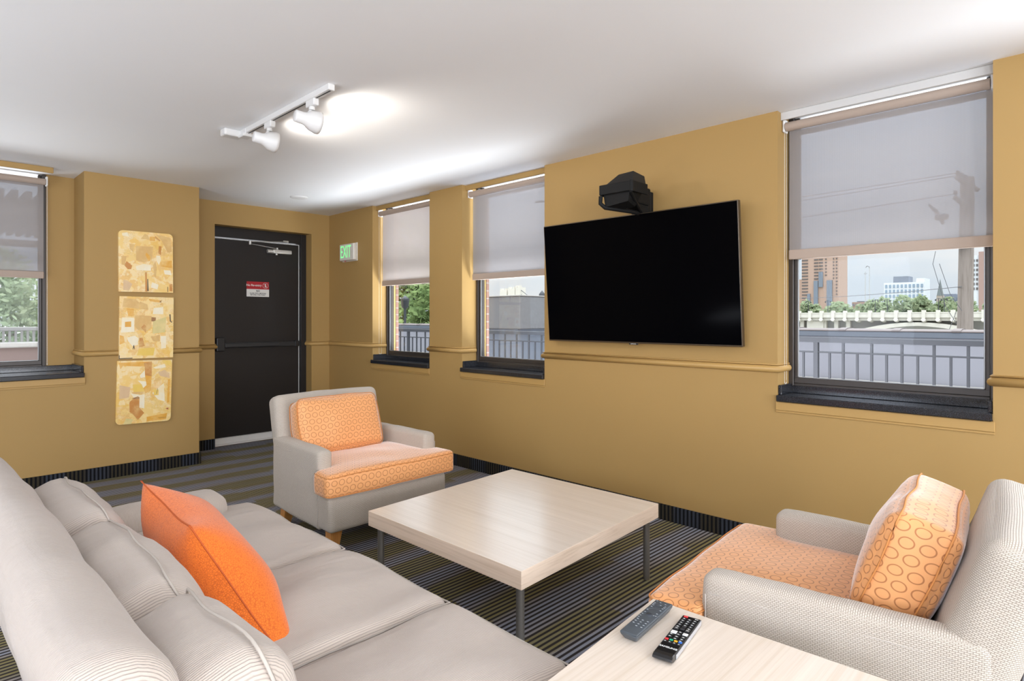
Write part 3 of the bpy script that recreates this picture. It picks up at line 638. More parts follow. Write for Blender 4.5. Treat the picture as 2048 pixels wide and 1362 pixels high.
# ------------------------------------------------------------------ armchairs
def taper(v): 
    k=1+.085*(min(0,v.y)+0)/.85; return Vector((v.x*k,v.y,v.z))
def armchair(label,loc,rz):
    t=thing('armchair',label,'armchair',loc,rz,'beige armchairs with orange cushions')
    sh=Vector((0,.42,0))
    fin=lambda v: taper(v)+sh
    def W(g,a=.004,f=7,sd=0): return g.warp(lambda v:fin(wob(v,f,a,sd)))
    HW=.425
    g=G();g.cushion(2*HW-.01,.76,.205,.03,(.004,.008,0),(18,16,4),(0,-.38,.228));W(g,.002).build('base',M['weave'],t)
    for s in(-1,1):
        g=G();g.cushion(.095,.66,.45,.028,(.004,.006,.006),(3,14,12),(s*(HW-.0445),-.445,.346));a=W(g,.004,9,s).build('arm',M['weave'],t)
        g=G();x=s*(HW+.002)
        g.tube([(x,-.14,.515),(x,-.3,.517),(x,-.5,.517),(x,-.7,.515)],.0022,6);g.tube([(x,-.128,.14),(x,-.128,.3),(x,-.128,.51)],.0022,6);g.warp(fin).build('arm_seam',M['seam'],a)
    g=G();g.cushion(2*.415,.145,.615,.045,(.005,.02,.01),(18,4,16),(0,0,.3075))
    g.warp(lambda v:fin(wob(Matrix.Rotation(R(16),4,'X')@v+Vector((0,-.66,.225)),6,.004)));b=g.build('back',M['weave'],t)
    # seat cushion, T shaped
    def tee(v):
        t=min(1,max(0,(-.115-v.y)/.02)); a=abs(v.x)
        if a>.28: a=.28+(a-.28)*(1-.64*t)
        return Vector((math.copysign(a,v.x),v.y,v.z))
    h=.135;zc=.333+h/2
    g=G();g.cushion(.915,.60,h,.03,(.006,.012,.016),(30,34,6),(0,-.255,zc))
    g.warp(lambda v:fin(wob(tee(v),5,.006,3)));sc=g.build('seat_cushion',M['rings'],t)
    def loop(w,d,c,r,z,tee_=False):
        pts=[]
        for (sx,sy,a0) in((1,1,0),(-1,1,90),(-1,-1,180),(1,-1,270)):
            for k in range(5):
                a=R(a0+90*k/4);pts.append(Vector((c[0]+sx*(w/2-r)+r*math.cos(a),c[1]+sy*(d/2-r)+r*math.sin(a),z)))
        out=[]
        for i in range(len(pts)):
            a,b_=pts[i],pts[(i+1)%len(pts)];n=max(1,int((b_-a).length/.03))
            out+=[a.lerp(b_,j/n) for j in range(n)]
        return out
    for z in(zc+h/2-.014,zc-h/2+.014):
        g=G();g.tube([fin(wob(tee(p),5,.006,3)) for p in loop(.905,.604,(0,-.255),.035,z)],.0028,6,True);g.build('piping',M['piping'],sc)
    # back cushion
    bw,bh,bd=.60,.345,.165
    def bk(v): return fin(wob(Matrix.Rotation(R(18),4,'X')@v+Vector((.045,-.58,.455+bh/2)),6,.008,5))
    g=G();g.cushion(bw,bd,bh,.035,(.014,.035,.014),(22,6,16));
    g.warp(bk);bc=g.build('back_cushion',M['rings'],t)
    for y in(-.058,.058):
        pts=[]
        for p in loop(bw+.004,bh+.004,(0,0),.03,0): pts.append(Vector((p.x,y,p.y)))
        g=G();g.tube([bk(Vector((p.x*(1+.03*(1-(p.z/(bh/2))**2)),p.y,p.z*(1+.045*(1-(p.x/(bw/2))**2))))) for p in pts],.0028,6,True);g.build('piping',M['piping'],bc)
    for sx in(-1,1):
        for y0,dy in((-.085,.0),(-.70,-.05)):
            x=sx*.345
            g=G();a=.036;b_=.026;o=.012
            g.hexa([(x-b_+sx*o,y0-b_+dy*.5,0),(x+b_+sx*o,y0-b_+dy*.5,0),(x+b_+sx*o,y0+b_+dy*.5,0),(x-b_+sx*o,y0+b_+dy*.5,0),(x-a,y0-a,.128),(x+a,y0-a,.128),(x+a,y0+a,.128),(x-a,y0+a,.128)])
            g.warp(fin).build('leg',M['legwood'],t)
    return t
def place(cx,fy,rz):   # root position from front centre and heading
    d=Vector((-math.sin(rz),math.cos(rz),0));return Vector((cx,fy,0))-d*.42
r1=R(180)
ch1=armchair('beige armchair with orange ring-patterned cushions standing by the black door',place(2.105,3.06,r1),r1)
r2=R(5)
ch2=dup(ch1,place(2.125,1.005,r2),r2,'beige armchair with orange ring-patterned cushions beside the table with remotes');ch2.scale=(1.0,1.06,.975)
# worn spots
sc=[c for c in ch1.children if c.name.startswith('seat_cushion')][0]
g=G();g.lathe((-.03,.467,.368),(0,1,0),[(0,.012),(.002,.011),(.003,.006),(.001,.002)],10);g.build('tear',plain('tear_dark',(.03,.015,.01),.9),sc)

# ------------------------------------------------------------------ sofa
root=thing('sofa','long beige corduroy sofa with loose back cushions facing the coffee table','sofa',(.72,1.98,0))
O=Vector((.72,1.98,0));Y0,Y1=.965,3.0
def B(g,name,mat,a=.004,f=6,sd=0,par=None,pre=None): 
    return g.warp(lambda v:wob(pre(v) if pre else v,f,a,sd)-O).build(name,mat,par or root)
g=G();g.cushion(.80,Y1-Y0-.01,.19,.03,(.004,.004,0),(14,30,4),(.745,(Y0+Y1)/2,.215));B(g,'base',M['cord'],.003)
# reclined back
def bkw(v):
    t=(v.z-.1)/.75;return Vector((v.x-.155*t-.03*t*t,v.y,v.z))
g=G();g.cushion(.165,Y1-Y0-.02,.70,.07,(.01,.0,.012),(4,40,14),(.392,(Y0+Y1)/2-.01,.49));B(g,'back',M['cord'],.010,4,2,None,bkw)
def armw(v): return Vector((v.x,v.y,v.z+.02*(v.x-.7)))
g=G();g.cushion(.65,.185,.435,.06,(.012,.008,.012),(14,4,10),(.735,2.905,.318));B(g,'arm',M['cordx'],.006,6,4,None,armw)
seatY=[(Y0,1.475),(1.475,2.115),(2.115,2.99)]
for i,(a,b) in enumerate(seatY):
    far=i==2
    def tee(v,far=far):
        if far and v.y>2.70:
            k=min(1,max(0,(1.04-v.x)/.025));lim=2.80
            if v.y>lim: v=Vector((v.x,v.y-(v.y-lim)*k*.93,v.z))
        # front edge sags forward
        return v
    g=G();g.cushion(.79,b-a-.006,.145,.05,(.022,.004,.030),(34,30 if far else 18,5),(.845,(a+b)/2,.375))
    sc=B(g,'seat_cushion',M['cord'],.014,5,i+3,None,tee)
    pts=[]
    w,d=.775,b-a-.02
    for q in range(60):
        t=q/60*4;k=int(t);f=t-k
        p=[(w/2,-d/2+d*f),(w/2-w*f,d/2),(-w/2,d/2-d*f),(-w/2+w*f,-d/2)][k]
        pts.append(Vector((.845+p[0]*1.0+(.008 if k==0 else 0)*(1-(2*f-1)**2),(a+b)/2+p[1],.425)))
    g=G();g.tube(pts,.003,6,True);B(g,'seam',M['seam'],.014,5,i+3,sc,tee)
backY=[(.97,1.405),(1.405,2.045),(2.045,2.69)]
for i,(a,b) in enumerate(backY):
    def bw_(v,c=(a+b)/2):
        v=Matrix.Rotation(R(-19),4,'Y')@v
        return v+Vector((.425,c,.560))
    g=G();g.cushion(.20,b-a-.004,.40,.075,(.035,.012,.020),(6,18,14));bc=B(g,'back_cushion',M['cord'],.016,5.5,i+11,None,bw_)
    for xx in(-.06,.06):
        pts=[];d=b-a-.018;h=.392
        for q in range(64):
            ang=2*math.pi*q/64;c_,s_=math.cos(ang),math.sin(ang);k=1/((abs(c_)**7+abs(s_)**7)**(1/7))
            pts.append(Vector((xx*1.1,c_*k*d/2*1.0,s_*k*h/2*1.005+.012*(1-(c_*k)**2)*(1 if s_>0 else -1))))
        g=G();g.tube(pts,.003,6,True);B(g,'seam',M['seam'],.016,5.5,i+11,bc,bw_)
for (x,y) in((.40,2.83),(1.07,2.88),(.40,1.06),(1.07,1.06)):
    g=G();a=.034;b_=.024;ox=-.03 if x<.7 else .02
    g.hexa([(x-b_+ox,y-b_,0),(x+b_+ox,y-b_,0),(x+b_+ox,y+b_,0),(x-b_+ox,y+b_,0),(x-a,y-a,.135),(x+a,y-a,.135),(x+a,y+a,.135),(x-a,y+a,.135)])
    g.warp(lambda v:v-O).build('leg',M['legwood'],root)

# throw pillow
def pillow(name,label,A,Bc,C,D,th,mat):
    A,Bc,C,D=map(Vector,(A,Bc,C,D));cen=(A+Bc+C+D)/4
    nrm=(Bc-A).cross(D-A).normalized()
    t=thing(name,label,'pillow',cen)
    n=30;g=G()
    def pt(u,v,sg):
        uu=u*(1-.09*(1-v*v)*abs(u)**2*1.5);vv=v*(1-.09*(1-u*u)*abs(v)**2*1.5)
        p=A*((1-uu)*(1-vv)/4)+Bc*((1+uu)*(1-vv)/4)+C*((1+uu)*(1+vv)/4)+D*((1-uu)*(1+vv)/4)
        k=max(0,(1-abs(u)**2.6)*(1-abs(v)**2.6))**.62
        p=p+nrm*(sg*th/2*k)
        return wob(p,6,.012*min(1,k+.25),21)-cen
    for sg in(-1,1):
        vs=[];fs=[];uv=[]
        for j in range(n+1):
            for i in range(n+1): vs.append(pt(-1+2*i/n,-1+2*j/n,sg))
        for j in range(n):
            for i in range(n):
                f=[j*(n+1)+i,j*(n+1)+i+1,(j+1)*(n+1)+i+1,(j+1)*(n+1)+i]
                q=[(i/n*.47,j/n*.47),((i+1)/n*.47,j/n*.47),((i+1)/n*.47,(j+1)/n*.47),(i/n*.47,(j+1)/n*.47)]
                if sg<0:f.reverse();q.reverse()
                fs.append(f);uv.append(q)
        g.add(vs,fs,uv,0,True)
    g.build('pillow_cover',mat,t)
    pts=[pt(-1+2*i/n,-1,0) for i in range(n)]+[pt(1,-1+2*i/n,0) for i in range(n)]+[pt(1-2*i/n,1,0) for i in range(n)]+[pt(-1,1-2*i/n,0) for i in range(n)]
    g=G();g.tube(pts,.0022,6,True);g.build('pillow_seam',plain('orange_seam',(.50,.09,.015),.8),t)
    return t
pillow('throw_pillow','bright orange throw pillow leaning on the sofa back cushions',(.575,2.275,.79),(.562,1.775,.765),(.745,1.520,.385),(.765,2.07,.43),.235,M['pillow'])

# ------------------------------------------------------------------ tables
def table(name,label,corners,ztop,th,inset,mat_top,legr,edge=None):
    c=sum((Vector((*p,0)) for p in corners),Vector())/4
    t=thing(name,label,'table',c)
    P=[Vector((*p,0))-c for p in corners]
    bm=bmesh.new()
    vs=[bm.verts.new((p.x,p.y,z)) for z in(ztop-th,ztop) for p in P]
    for f in((3,2,1,0),(4,5,6,7),(0,1,5,4),(1,2,6,5),(2,3,7,6),(3,0,4,7)): bm.faces.new([vs[i] for i in f])
    bmesh.ops.recalc_face_normals(bm,faces=bm.faces[:])
    bmesh.ops.bevel(bm,geom=bm.edges[:],offset=.0015,segments=2,profile=.5,affect='EDGES')
    g=G();g.bm(bm)
    o=g.build('tabletop',[mat_top]+(edge or []),t)
    if edge:
        for p in o.data.polygons:
            if abs(p.normal.z)<.5: p.material_index=1 if abs(p.normal.x)>abs(p.normal.y) else 2
    for k,p in enumerate(P):
        # inset toward the neighbours along the edges
        a=(P[(k+1)%4]-p).normalized();b=(P[(k-1)%4]-p).normalized();q=p+(a+b)*inset
        g=G();g.cyl((q.x,q.y,.0),(q.x,q.y,ztop-th),legr,n=20);l=g.build('leg',M['legm'],t)
        g=G();g.cyl((q.x,q.y,ztop-th-.004),(q.x,q.y,ztop-th+.0005),legr*1.7,n=20);g.build('mounting_plate',M['legm'],l)
    return t
lamE=[m_wood('pale_laminate_edge_y',(.80,.64,.50),(.68,.52,.38),1,.35,110),m_wood('pale_laminate_edge_x',(.82,.67,.53),(.70,.55,.41),0,.35,110)]
table('coffee_table','low square pale wood coffee table in the middle of the seating',[(1.639,1.552),(2.729,1.620),(2.711,2.647),(1.630,2.578)],.384,.072,.045,M['lamY'],.0165,lamE)
table('side_table','pale wood side table holding two remote controls',[(1.000,.312),(1.594,.335),(1.572,.951),(1.000,.905)],.50,.065,.05,M['lamX'],.0165,lamE)

# ------------------------------------------------------------------ remotes
ZT=.5003
def rem_frame(root_loc,ang):
    return root_loc,ang
# grey remote : local x = width, local y = length (top end +y)
ang=math.atan2(.914-.836-.03,.22)  # heading of its length in plan
d=Vector((1.5225-1.3075,.8875-.865,0));ang=math.atan2(d.y,d.x)-R(90)
root=thing('remote_control','grey remote control lying on the pale side table','remote control',(1.423,.879,ZT),ang)
g=G();L=.222;w=.027
bm=bmesh.new()
secs=[(-L/2+.012,.017,.000),(-L/2,.024,.021),(-L/2+.003,.0255,.0245)]
def rsec(g):
    lo=[(-.0165,-L/2+.014,0),(.0165,-L/2+.014,0),(.0165,L/2-.012,0),(-.0165,L/2-.012,0)]
    mid=[(-.0255,-L/2,.019),(.0255,-L/2,.019),(.0265,L/2,.019),(-.0265,L/2,.019)]
    top=[(-.0235,-L/2+.002,.0245),(.0235,-L/2+.002,.0245),(.0245,L/2-.002,.0245),(-.0245,L/2-.002,.0245)]
    bm=bmesh.new();vs=[bm.verts.new(p) for p in lo+mid+top]
    bm.faces.new([vs[i] for i in(3,2,1,0)]);bm.faces.new([vs[i] for i in(8,9,10,11)])
    for k in(0,4):
        for i in range(4): bm.faces.new([vs[k+i],vs[k+(i+1)%4],vs[k+4+(i+1)%4],vs[k+4+i]])
    bmesh.ops.recalc_face_normals(bm,faces=bm.faces[:])
    bmesh.ops.bevel(bm,geom=bm.edges[:],offset=.0035,segments=3,profile=.5,affect='EDGES')
    return g.bm(bm,0,True)
rsec(g).build('body',plain('slate_grey_plastic',(.068,.080,.092),.42),root)
MG=plain('grey_key',(.50,.53,.56),.5);MD=plain('dark_key',(.05,.06,.075),.4);MK=plain('slate_key',(.055,.066,.078),.4)
def button(name,x,y,w,h,mat,par,z,t=.0016,r=.0012):
    g=G();g.rbox(-w/2,w/2,-h/2,h/2,0,t,r,2);return g.build(name,mat,par,(x,y,z))
zt=.0240
for (x,y) in [(-.017,.098),(-.004,.093),(.012,.090),(-.017,.084),(-.017,.076),(-.016,.069),(.003,.078),(.017,.078),(.017,.070),(.016,.062),(-.015,.058),(.016,.048),(-.016,.035),(-.016,.020),(-.017,.006),(-.017,-.006),(.016,.026),(.013,.012),(.019,.012),(-.017,-.017)]:
    b=button('button',x,y,.0085,.0055,MK,root,zt);button('key_mark',0,0,.0042,.0022,MG,b,.0014,.0004,.0001)
for i in range(3):
    for j in range(4):
        if (i,j) in((0,3),): continue
        b=button('button',-.014+.0145*i,-.028-.0125*j,.0090,.0062,MK,root,zt);button('key_mark',0,0,.0050,.0028,MG,b,.0014,.0004,.0001)
g=G();g.lathe((0,.012,zt),(0,0,1),[(0,.0095),(.0013,.009),(.001,.003),(.0008,0)],20);g.build('select_button',MD,root)
g=G();c=[(.021*math.cos(t*math.pi/16),.034+.019*math.sin(t*math.pi/16),zt+.0004) for t in range(32)];g.tube(c,.0006,6,True);g.build('navigation_ring',MK,root)
button('display_strip',.0,.066,.020,.007,MD,root,zt,.0008,.0003)
# black remote
d=Vector((1.532-1.293,.806-.763,0));ang=math.atan2(d.y,d.x)-R(90)
root=thing('remote_control','slim black remote control with coloured buttons on the pale side table','remote control',(1.408,.779,ZT),ang)
L=.236;g=G()
prof=[(-L/2+.006,.003),(-L/2,.008),(-L/2+.002,.013),(-L/2+.010,.0165),(-L/2+.022,.0175),(L/2-.006,.0155),(L/2,.012),(L/2-.002,.004),(L/2-.010,0.),(-L/2+.016,0.)]
bm=bmesh.new()
def rring(x,s): return [bm.verts.new((x,y*1.0,.0085+(z-.0085)*s)) for y,z in prof]
rings=[rring(-.0245,.80),rring(-.0225,1),rring(.0225,1),rring(.0245,.80)]
n=len(prof)
for a,b in zip(rings,rings[1:]):
    for i in range(n): bm.faces.new([a[i],b[i],b[(i+1)%n],a[(i+1)%n]])
bm.faces.new(rings[0]);bm.faces.new(list(reversed(rings[-1])))
bmesh.ops.recalc_face_normals(bm,faces=bm.faces[:])
g.bm(bm,0,False).build('body',plain('gloss_black_plastic',(.010,.010,.011),.22),root)
g=G();g.rbox(.0242,.0262,-L/2+.03,L/2-.006,.002,.0135,.0008,2);g.rbox(-.0262,-.0242,-L/2+.03,L/2-.006,.002,.0135,.0008,2);g.build('side_strip',plain('satin_grey_plastic',(.45,.46,.47),.35,.3),root)
MB=plain('black_key',(.02,.02,.022),.45);MWk=plain('white_key',(.72,.72,.70),.5)
zt=.0160
zz=lambda y:.0175-.002*(y+L/2-.022)/(L-.028)-.0002
C4={'red_button':(.70,.03,.035),'green_button':(.02,.36,.18),'yellow_button':(.85,.42,.02),'blue_button':(.03,.16,.60)}
button('power_button',-.014,.106,.011,.0075,plain('key_red',C4['red_button'],.4),root,zz(.106),.002)
button('source_mark',.015,.106,.009,.003,MWk,root,zz(.106),.0004,.0001)
for j in range(4):
    for i in range(3):
        y=.092-.0125*j;b=button('button',-.0145+.0145*i,y,.0105,.0070,MB,root,zz(y));button('key_mark',0,0,.0042,.0032,MWk,b,.0014,.0004,.0001)
for i,x in enumerate((-.0145,0,.0145)):
    y=.034;b=button('rocker_button' if i!=1 else 'button',x,y,.0115,.020 if i!=1 else .009,MB,root,zz(y),.0024);
    if i!=1:
        button('key_mark',0,.006,.0050,.0036,MWk,b,.0022,.0004,.0001);button('key_mark',0,-.004,.0065,.0028,MWk,b,.0022,.0004,.0001)
    else: button('key_mark',0,0,.0065,.0036,MWk,b,.0014,.0004,.0001)
button('button',0,.046,.010,.006,MB,root,zz(.046))
button('streaming_button',-.0135,.008,.0150,.0150,MWk,root,zz(.008),.002,.003);button('streaming_button',.0155,.010,.0130,.0120,MWk,root,zz(.01),.002,.003)
for (x,y) in((.001,.014),(.0,.001),(-.016,-.006),(.0,-.012),(.016,-.008),(-.016,-.018),(.0,-.024),(.016,-.020),(.0155,-.030)):
    b=button('button',x,y,.0105,.0065,MB,root,zz(y));button('key_mark',0,0,.0048,.0030,MWk,b,.0014,.0004,.0001)
for i,(k,c) in enumerate(C4.items()):
    button(k,-.0175+.0117*i,-.035,.0088,.0070,plain('key_'+k,c,.4),root,zz(-.035),.002)
for i in range(4):
    b=button('button',-.0175+.0117*i,-.047,.0088,.0055,MB,root,zz(-.047));button('key_mark',0,0,.0032,.0026,MWk,b,.0014,.0004,.0001)
text_obj('logo_lettering','SAMSUNG',.0098,MWk,Matrix.Translation((0,-.073,zz(-.073)+.0003)),root,extrude=.0003,bold=.0002)

# ------------------------------------------------------------------ outside
def m_flat(name,c,rough=.8,b=0):
    N=NT(name);v=N.coord();n=N.noise(v,1.3,4);cc=N.mix(N.math('MULTIPLY',n,.3),c,tuple(x*.75 for x in c))
    return N.done(N.bsdf(cc,rough))
O_={}
O_['deck']=m_flat('terrace_paving',(.34,.33,.34));O_['ground']=m_flat('far_ground',(.30,.30,.27))
O_['rail']=plain('dark_iron',(.04,.043,.05),.5,.3)
O_['roof']=m_flat('grey_membrane',(.25,.25,.28));O_['fascia']=m_flat('slate_fascia',(.09,.105,.13),.5);O_['coping']=m_flat('pinkish_coping',(.15,.125,.12))
O_['kerb']=m_flat('pale_kerb',(.30,.285,.265))
O_['box']=m_speck('grey_roof_cladding',(.095,.093,.095),.7)
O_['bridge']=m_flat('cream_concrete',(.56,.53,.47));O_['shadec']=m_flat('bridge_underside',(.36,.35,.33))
O_['poleW']=m_wood('weathered_pole_wood',(.25,.21,.185),(.17,.14,.12),2,.9,40)
O_['wire']=plain('cable_grey',(.10,.10,.11),.6)
O_['tan']=m_flat('tan_brick_tower',(.37,.255,.195));O_['win']=plain('tower_window',(.10,.085,.08),.3);O_['winb']=plain('blue_grey_window',(.15,.175,.21),.3)
O_['white']=m_flat('white_cladding',(.55,.57,.59));O_['wing']=plain('pale_glass',(.20,.26,.32),.25)
O_['slate']=m_flat('slate_block',(.17,.19,.23));O_['stone']=m_flat('church_stone',(.28,.24,.20));O_['spire']=m_flat('copper_spire',(.12,.135,.135))
O_['pergola']=plain('pergola_brown',(.13,.115,.105),.7)
O_['bark']=plain('bark',(.12,.09,.065),.9)
def m_leaf(name,c):
    N=NT(name);v=N.n('ShaderNodeObjectInfo',out=5);n=N.noise(N.coord(),.9,2)
    cc=N.mix(N.n('ShaderNodeMapRange',{0:n,1:.35,2:.65,3:0.,4:1.}),c,tuple(x*y for x,y in zip(c,(1.35,1.2,1.2))))
    d=N.n('ShaderNodeBsdfDiffuse',{0:cc});t=N.n('ShaderNodeBsdfTranslucent',{0:cc})
    return N.done(N.n('ShaderNodeMixShader',{0:.4,1:d,2:t}))
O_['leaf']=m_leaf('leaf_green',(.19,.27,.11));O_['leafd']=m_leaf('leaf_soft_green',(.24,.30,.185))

struct(G().box(XO+.061,9.0,-6,40,-.25,.02).build('ground_terrace',O_['deck']),'grey paved roof terrace outside the windows','terrace')
struct(G().box(-60,1500,-600,1500,-14.2,-14).build('ground_riverbank',O_['ground']),'distant green river bank ground','ground')
struct(G().box(-8,XO+.0,YD+.75,40,-.25,.02).build('ground_patio',O_['deck']),'grey patio outside the niche window','terrace')
# terrace railing
XB=6.5
root=thing('balcony_railing','dark metal balcony railing outside the right hand windows','railing',(XB,6.0,.02))
oy=Vector((XB,6.0,.02))
g=G();g.rbox(-.025,.025,-6.6,11.9,1.066,1.118,.006,2);g.build('top_rail',O_['rail'],root)
g=G();g.rbox(-.012,.012,-6.6,11.9,.962,.978,.003,1);g.build('mid_rail',O_['rail'],root)
g=G();g.rbox(-.012,.012,-6.6,11.9,.10,.118,.003,1);g.build('bottom_rail',O_['rail'],root)
bl=G().rbox(-.010,.010,-.010,.010,.12,.97,.002,1).build('baluster',O_['rail'],root)
bt=G().rbox(-.011,.011,-.011,.011,.12,1.07,.002,1).build('tall_baluster',O_['rail'],root)
ps=G().rbox(-.022,.022,-.022,.022,0,1.07,.003,1).build('post',O_['rail'],root)
first={0:True,1:True,2:True};cnt=0
def put(o,y):
    c=o if first[id_[o.name]] else o.copy()
    if first[id_[o.name]]: first[id_[o.name]]=False
    else:
        COL.objects.link(c);c.parent=root
    c.location=(0,y-6.0,0)
id_={bl.name:0,bt.name:1,ps.name:2}
k=0
ranges=[(.3,2.6),(5.4,7.3),(8.0,9.9)]
for k in range(-14,130):
    y=2.061-.1232*-k if False else 2.061+.1232*k
    if not any(a<=y<=b for a,b in ranges): continue
    if k%14==0: put(ps,y)
    elif k%2==0: put(bt,y)
    else: put(bl,y)
# parapet wall with tile coping, pale kerb
root=thing('boundary_wall','low grey boundary wall with slate fascia and tile coping beyond the railing','wall',(10.2,8,0))
g=G();g.box(-.2,.2,-12,25,-.25,1.05);g.build('wall_body',O_['roof'],root)
g=G();g.rbox(-.245,.2,-12,25,1.05,1.135,.01,1);g.build('fascia',O_['fascia'],root)
g=G();g.tube([(0,-12,1.142),(0,25,1.142)],(.25,.032),12)
for q in range(52): 
    y=-11.5+.7*q;g.tube([(0,y-.05,1.147),(0,y+.05,1.147)],(.262,.040),12)
g.build('tile_coping',O_['coping'],root)
g=G();g.rbox(-.5,-.2,-12,25,.0,.42,.02,1);g.build('kerb',O_['kerb'],root)
root=thing('rooftop_box','large grey clad rooftop box beyond the railing beside the television window','rooftop unit',(8.6,8.5,0))
g=G();g.rbox(-.6,.9,-.885,1.2,1.13,1.735,.012,1);g.build('cladding_box',O_['box'],root)
g=G();g.rbox(-.62,.92,-.9,1.22,1.735,1.755,.004,1);g.build('cap',O_['kerb'],root)
g=G();g.rbox(-.45,.8,-.70,1.1,.02,1.13,.01,1);g.build('pedestal',O_['slate'],root)
# bridge
root=thing('road_bridge','long cream concrete arch bridge in front of the trees','bridge',(200,60,-14))
oz=14
g=G();g.box(0,14,-60,150,oz+.6,oz+1.6);g.build('deck',O_['bridge'],root)
g=G();g.box(-.6,-.1,-60,150,oz+1.5,oz+2.7);g.box(-.7,0,-60,150,oz+2.7,oz+3.0);pp=g.build('parapet',O_['bridge'],root)
g0=G().box(-1.0,.2,-.45,.45,oz+1.3,oz+3.55)
g0.tube([(-1.1,0,oz+.9),(-.2,0,oz+.65),(2,0,oz+.5)],(.55,.5),10)
pst=g0.build('parapet_post',O_['bridge'],pp)
ys=[-55+3.3*i+.7 for i in range(60)]
for i,y in enumerate(ys):
    c=pst if i==0 else pst.copy()
    if i: COL.objects.link(c);c.parent=pp
    c.location=(0,y,0)
g1=G().box(1.0,2.6,-.55,.55,2,oz+.7);pr=g1.build('spandrel_column',O_['bridge'],root)
cols=[-54.7+3.3*i for i in range(60) if not (-40<-54.7+3.3*i<-8)]
for i,y in enumerate(cols):
    c=pr if i==0 else pr.copy()
    if i: COL.objects.link(c);c.parent=root
    c.location=(0,y,0)
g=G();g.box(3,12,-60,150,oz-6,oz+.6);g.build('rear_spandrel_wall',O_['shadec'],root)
g=G();g.box(.6,3.2,1.6,6.4,2,oz+.5);g.build('pier',O_['bridge'],root)
pts=[]
g=G();n=24;vs=[];cy=-23;hw=17
for i in range(n+1):
    t=-1+2*i/n;y=cy+hw*t
    zt_=oz+.15-5.0*t*t*.62;zb_=zt_-1.0-.5*abs(t)
    for x in(-.2,3.4):vs+= [(x,y,zt_),(x,y,zb_)]
fs=[]
for i in range(n):
    a=i*4;b=a+4
    fs+=[(a,a+1,b+1,b),(a+2,b+2,b+3,a+3),(a,b,b+2,a+2),(a+1,a+3,b+3,b+1)]
g.add(vs,fs);g.build('arch',O_['bridge'],root)
# lamp posts on the bridge
lamp=None
for i,(y,z) in enumerate(((66.76,7.0),(61.0,6.9),(48.05,6.6),(44.98,6.4),(32.54,6.3),(31.24,6.25))):
    if lamp is None:
        lamp=thing('lamp_post','thin dark lamp post standing on the cream bridge','lamp post',(203,y,1.6),0,'lamp posts along the bridge')
        G().cyl((0,0,0),(0,0,5.2),.11,.08,n=8).build('post',O_['rail'],lamp)
        G().tube([(0,-.7,5.0),(0,0,5.25),(0,.7,5.0)],.06,6).build('cross_arm',O_['rail'],lamp)
        for s in(-.7,.7): G().lathe((0,s,5.0),(0,0,-1),[(0,.05),(.1,.22),(.45,.16),(.5,0)],8).build('lantern',O_['rail'],lamp)
    else: dup(lamp,(203,y,1.6),0,'thin dark lamp post standing on the cream bridge')
# trees
def crown(name,rx,rz,n,size,seed,lobes=9):
    rnd=random.Random(seed);g=G();L=[]
    for i in range(lobes):
        a=rnd.uniform(0,6.283);rr=rnd.uniform(.1,.62);L.append((rr*math.cos(a)*rx,rr*math.sin(a)*rx,rnd.uniform(-.5,.55)*rz,rnd.uniform(.38,.6)))
    vs=[];fs=[]
    for i in range(n):
        cx,cy,cz,k=rnd.choice(L);d=Vector((rnd.gauss(0,1),rnd.gauss(0,1),rnd.gauss(0,1))).normalized()*rnd.uniform(.55,1)**.5
        c=Vector((cx+d.x*k*rx,cy+d.y*k*rx,cz+d.z*k*rz))
        a=Vector((rnd.gauss(0,1),rnd.gauss(0,1),rnd.gauss(0,1))).normalized();b=a.orthogonal().normalized();s=size*rnd.uniform(.6,1.3)
        o=len(vs);vs+=[c+a*s,c+b*s*.6,c-a*s,c-b*s*.6];fs.append((o,o+1,o+2,o+3))
    g.add(vs,fs);me=g.build(name,O_['leaf']);
    return me
def tree(label,loc,h,rx,n,size,seed,leafm,proto=None,group=None):
    t=thing('tree',label,'tree',loc,0,group)
    c=crown('crown',rx,h*.42,n,size,seed);c.parent=t;c.location=(0,0,h*.58);c.data.materials[0]=leafm
    G().cyl((0,0,0),(0,0,h*.55),h*.028,h*.015,n=8).build('trunk',O_['bark'],t)
    return t
far=[(80,8.2),(74,7.6),(68.5,7.0),(62.5,8.3),(57,8.9),(50.5,9.2),(44,9.0),(38.5,8.6),(32.5,7.4),(26,7.2)]
names=['leftmost under the tan tower','second from the left under the tan tower','between tan tower and pylons','left of the transmission pylons','behind the transmission pylons','left of the white tower','below the white tower','right of the white tower','left of the church spire','behind the utility pole']
fp=None
for i,(y,z) in enumerate(far):
    lab='far green tree beyond the bridge, '+names[i]
    H=z+10
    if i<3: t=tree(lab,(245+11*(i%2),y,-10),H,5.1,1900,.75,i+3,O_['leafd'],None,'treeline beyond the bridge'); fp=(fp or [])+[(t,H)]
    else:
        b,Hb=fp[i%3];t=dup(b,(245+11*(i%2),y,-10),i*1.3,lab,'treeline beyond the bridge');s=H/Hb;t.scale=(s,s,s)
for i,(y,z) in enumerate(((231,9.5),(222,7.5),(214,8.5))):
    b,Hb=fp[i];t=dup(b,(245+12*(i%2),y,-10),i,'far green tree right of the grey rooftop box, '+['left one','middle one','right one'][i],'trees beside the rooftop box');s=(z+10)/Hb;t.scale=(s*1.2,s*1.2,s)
tree('near leafy tree filling the window by the door',(26,36.2,-4),13.2,4.2,5200,.24,31,O_['leaf'])
tree('low leafy tree beside the lamp post outside the window by the door',(24,30.6,-4),9.4,3.2,3200,.22,32,O_['leaf'])
tree('leafy tree behind the pergola outside the niche window',(2.2,21,-2),5.5,2.9,9000,.085,33,O_['leafd'])
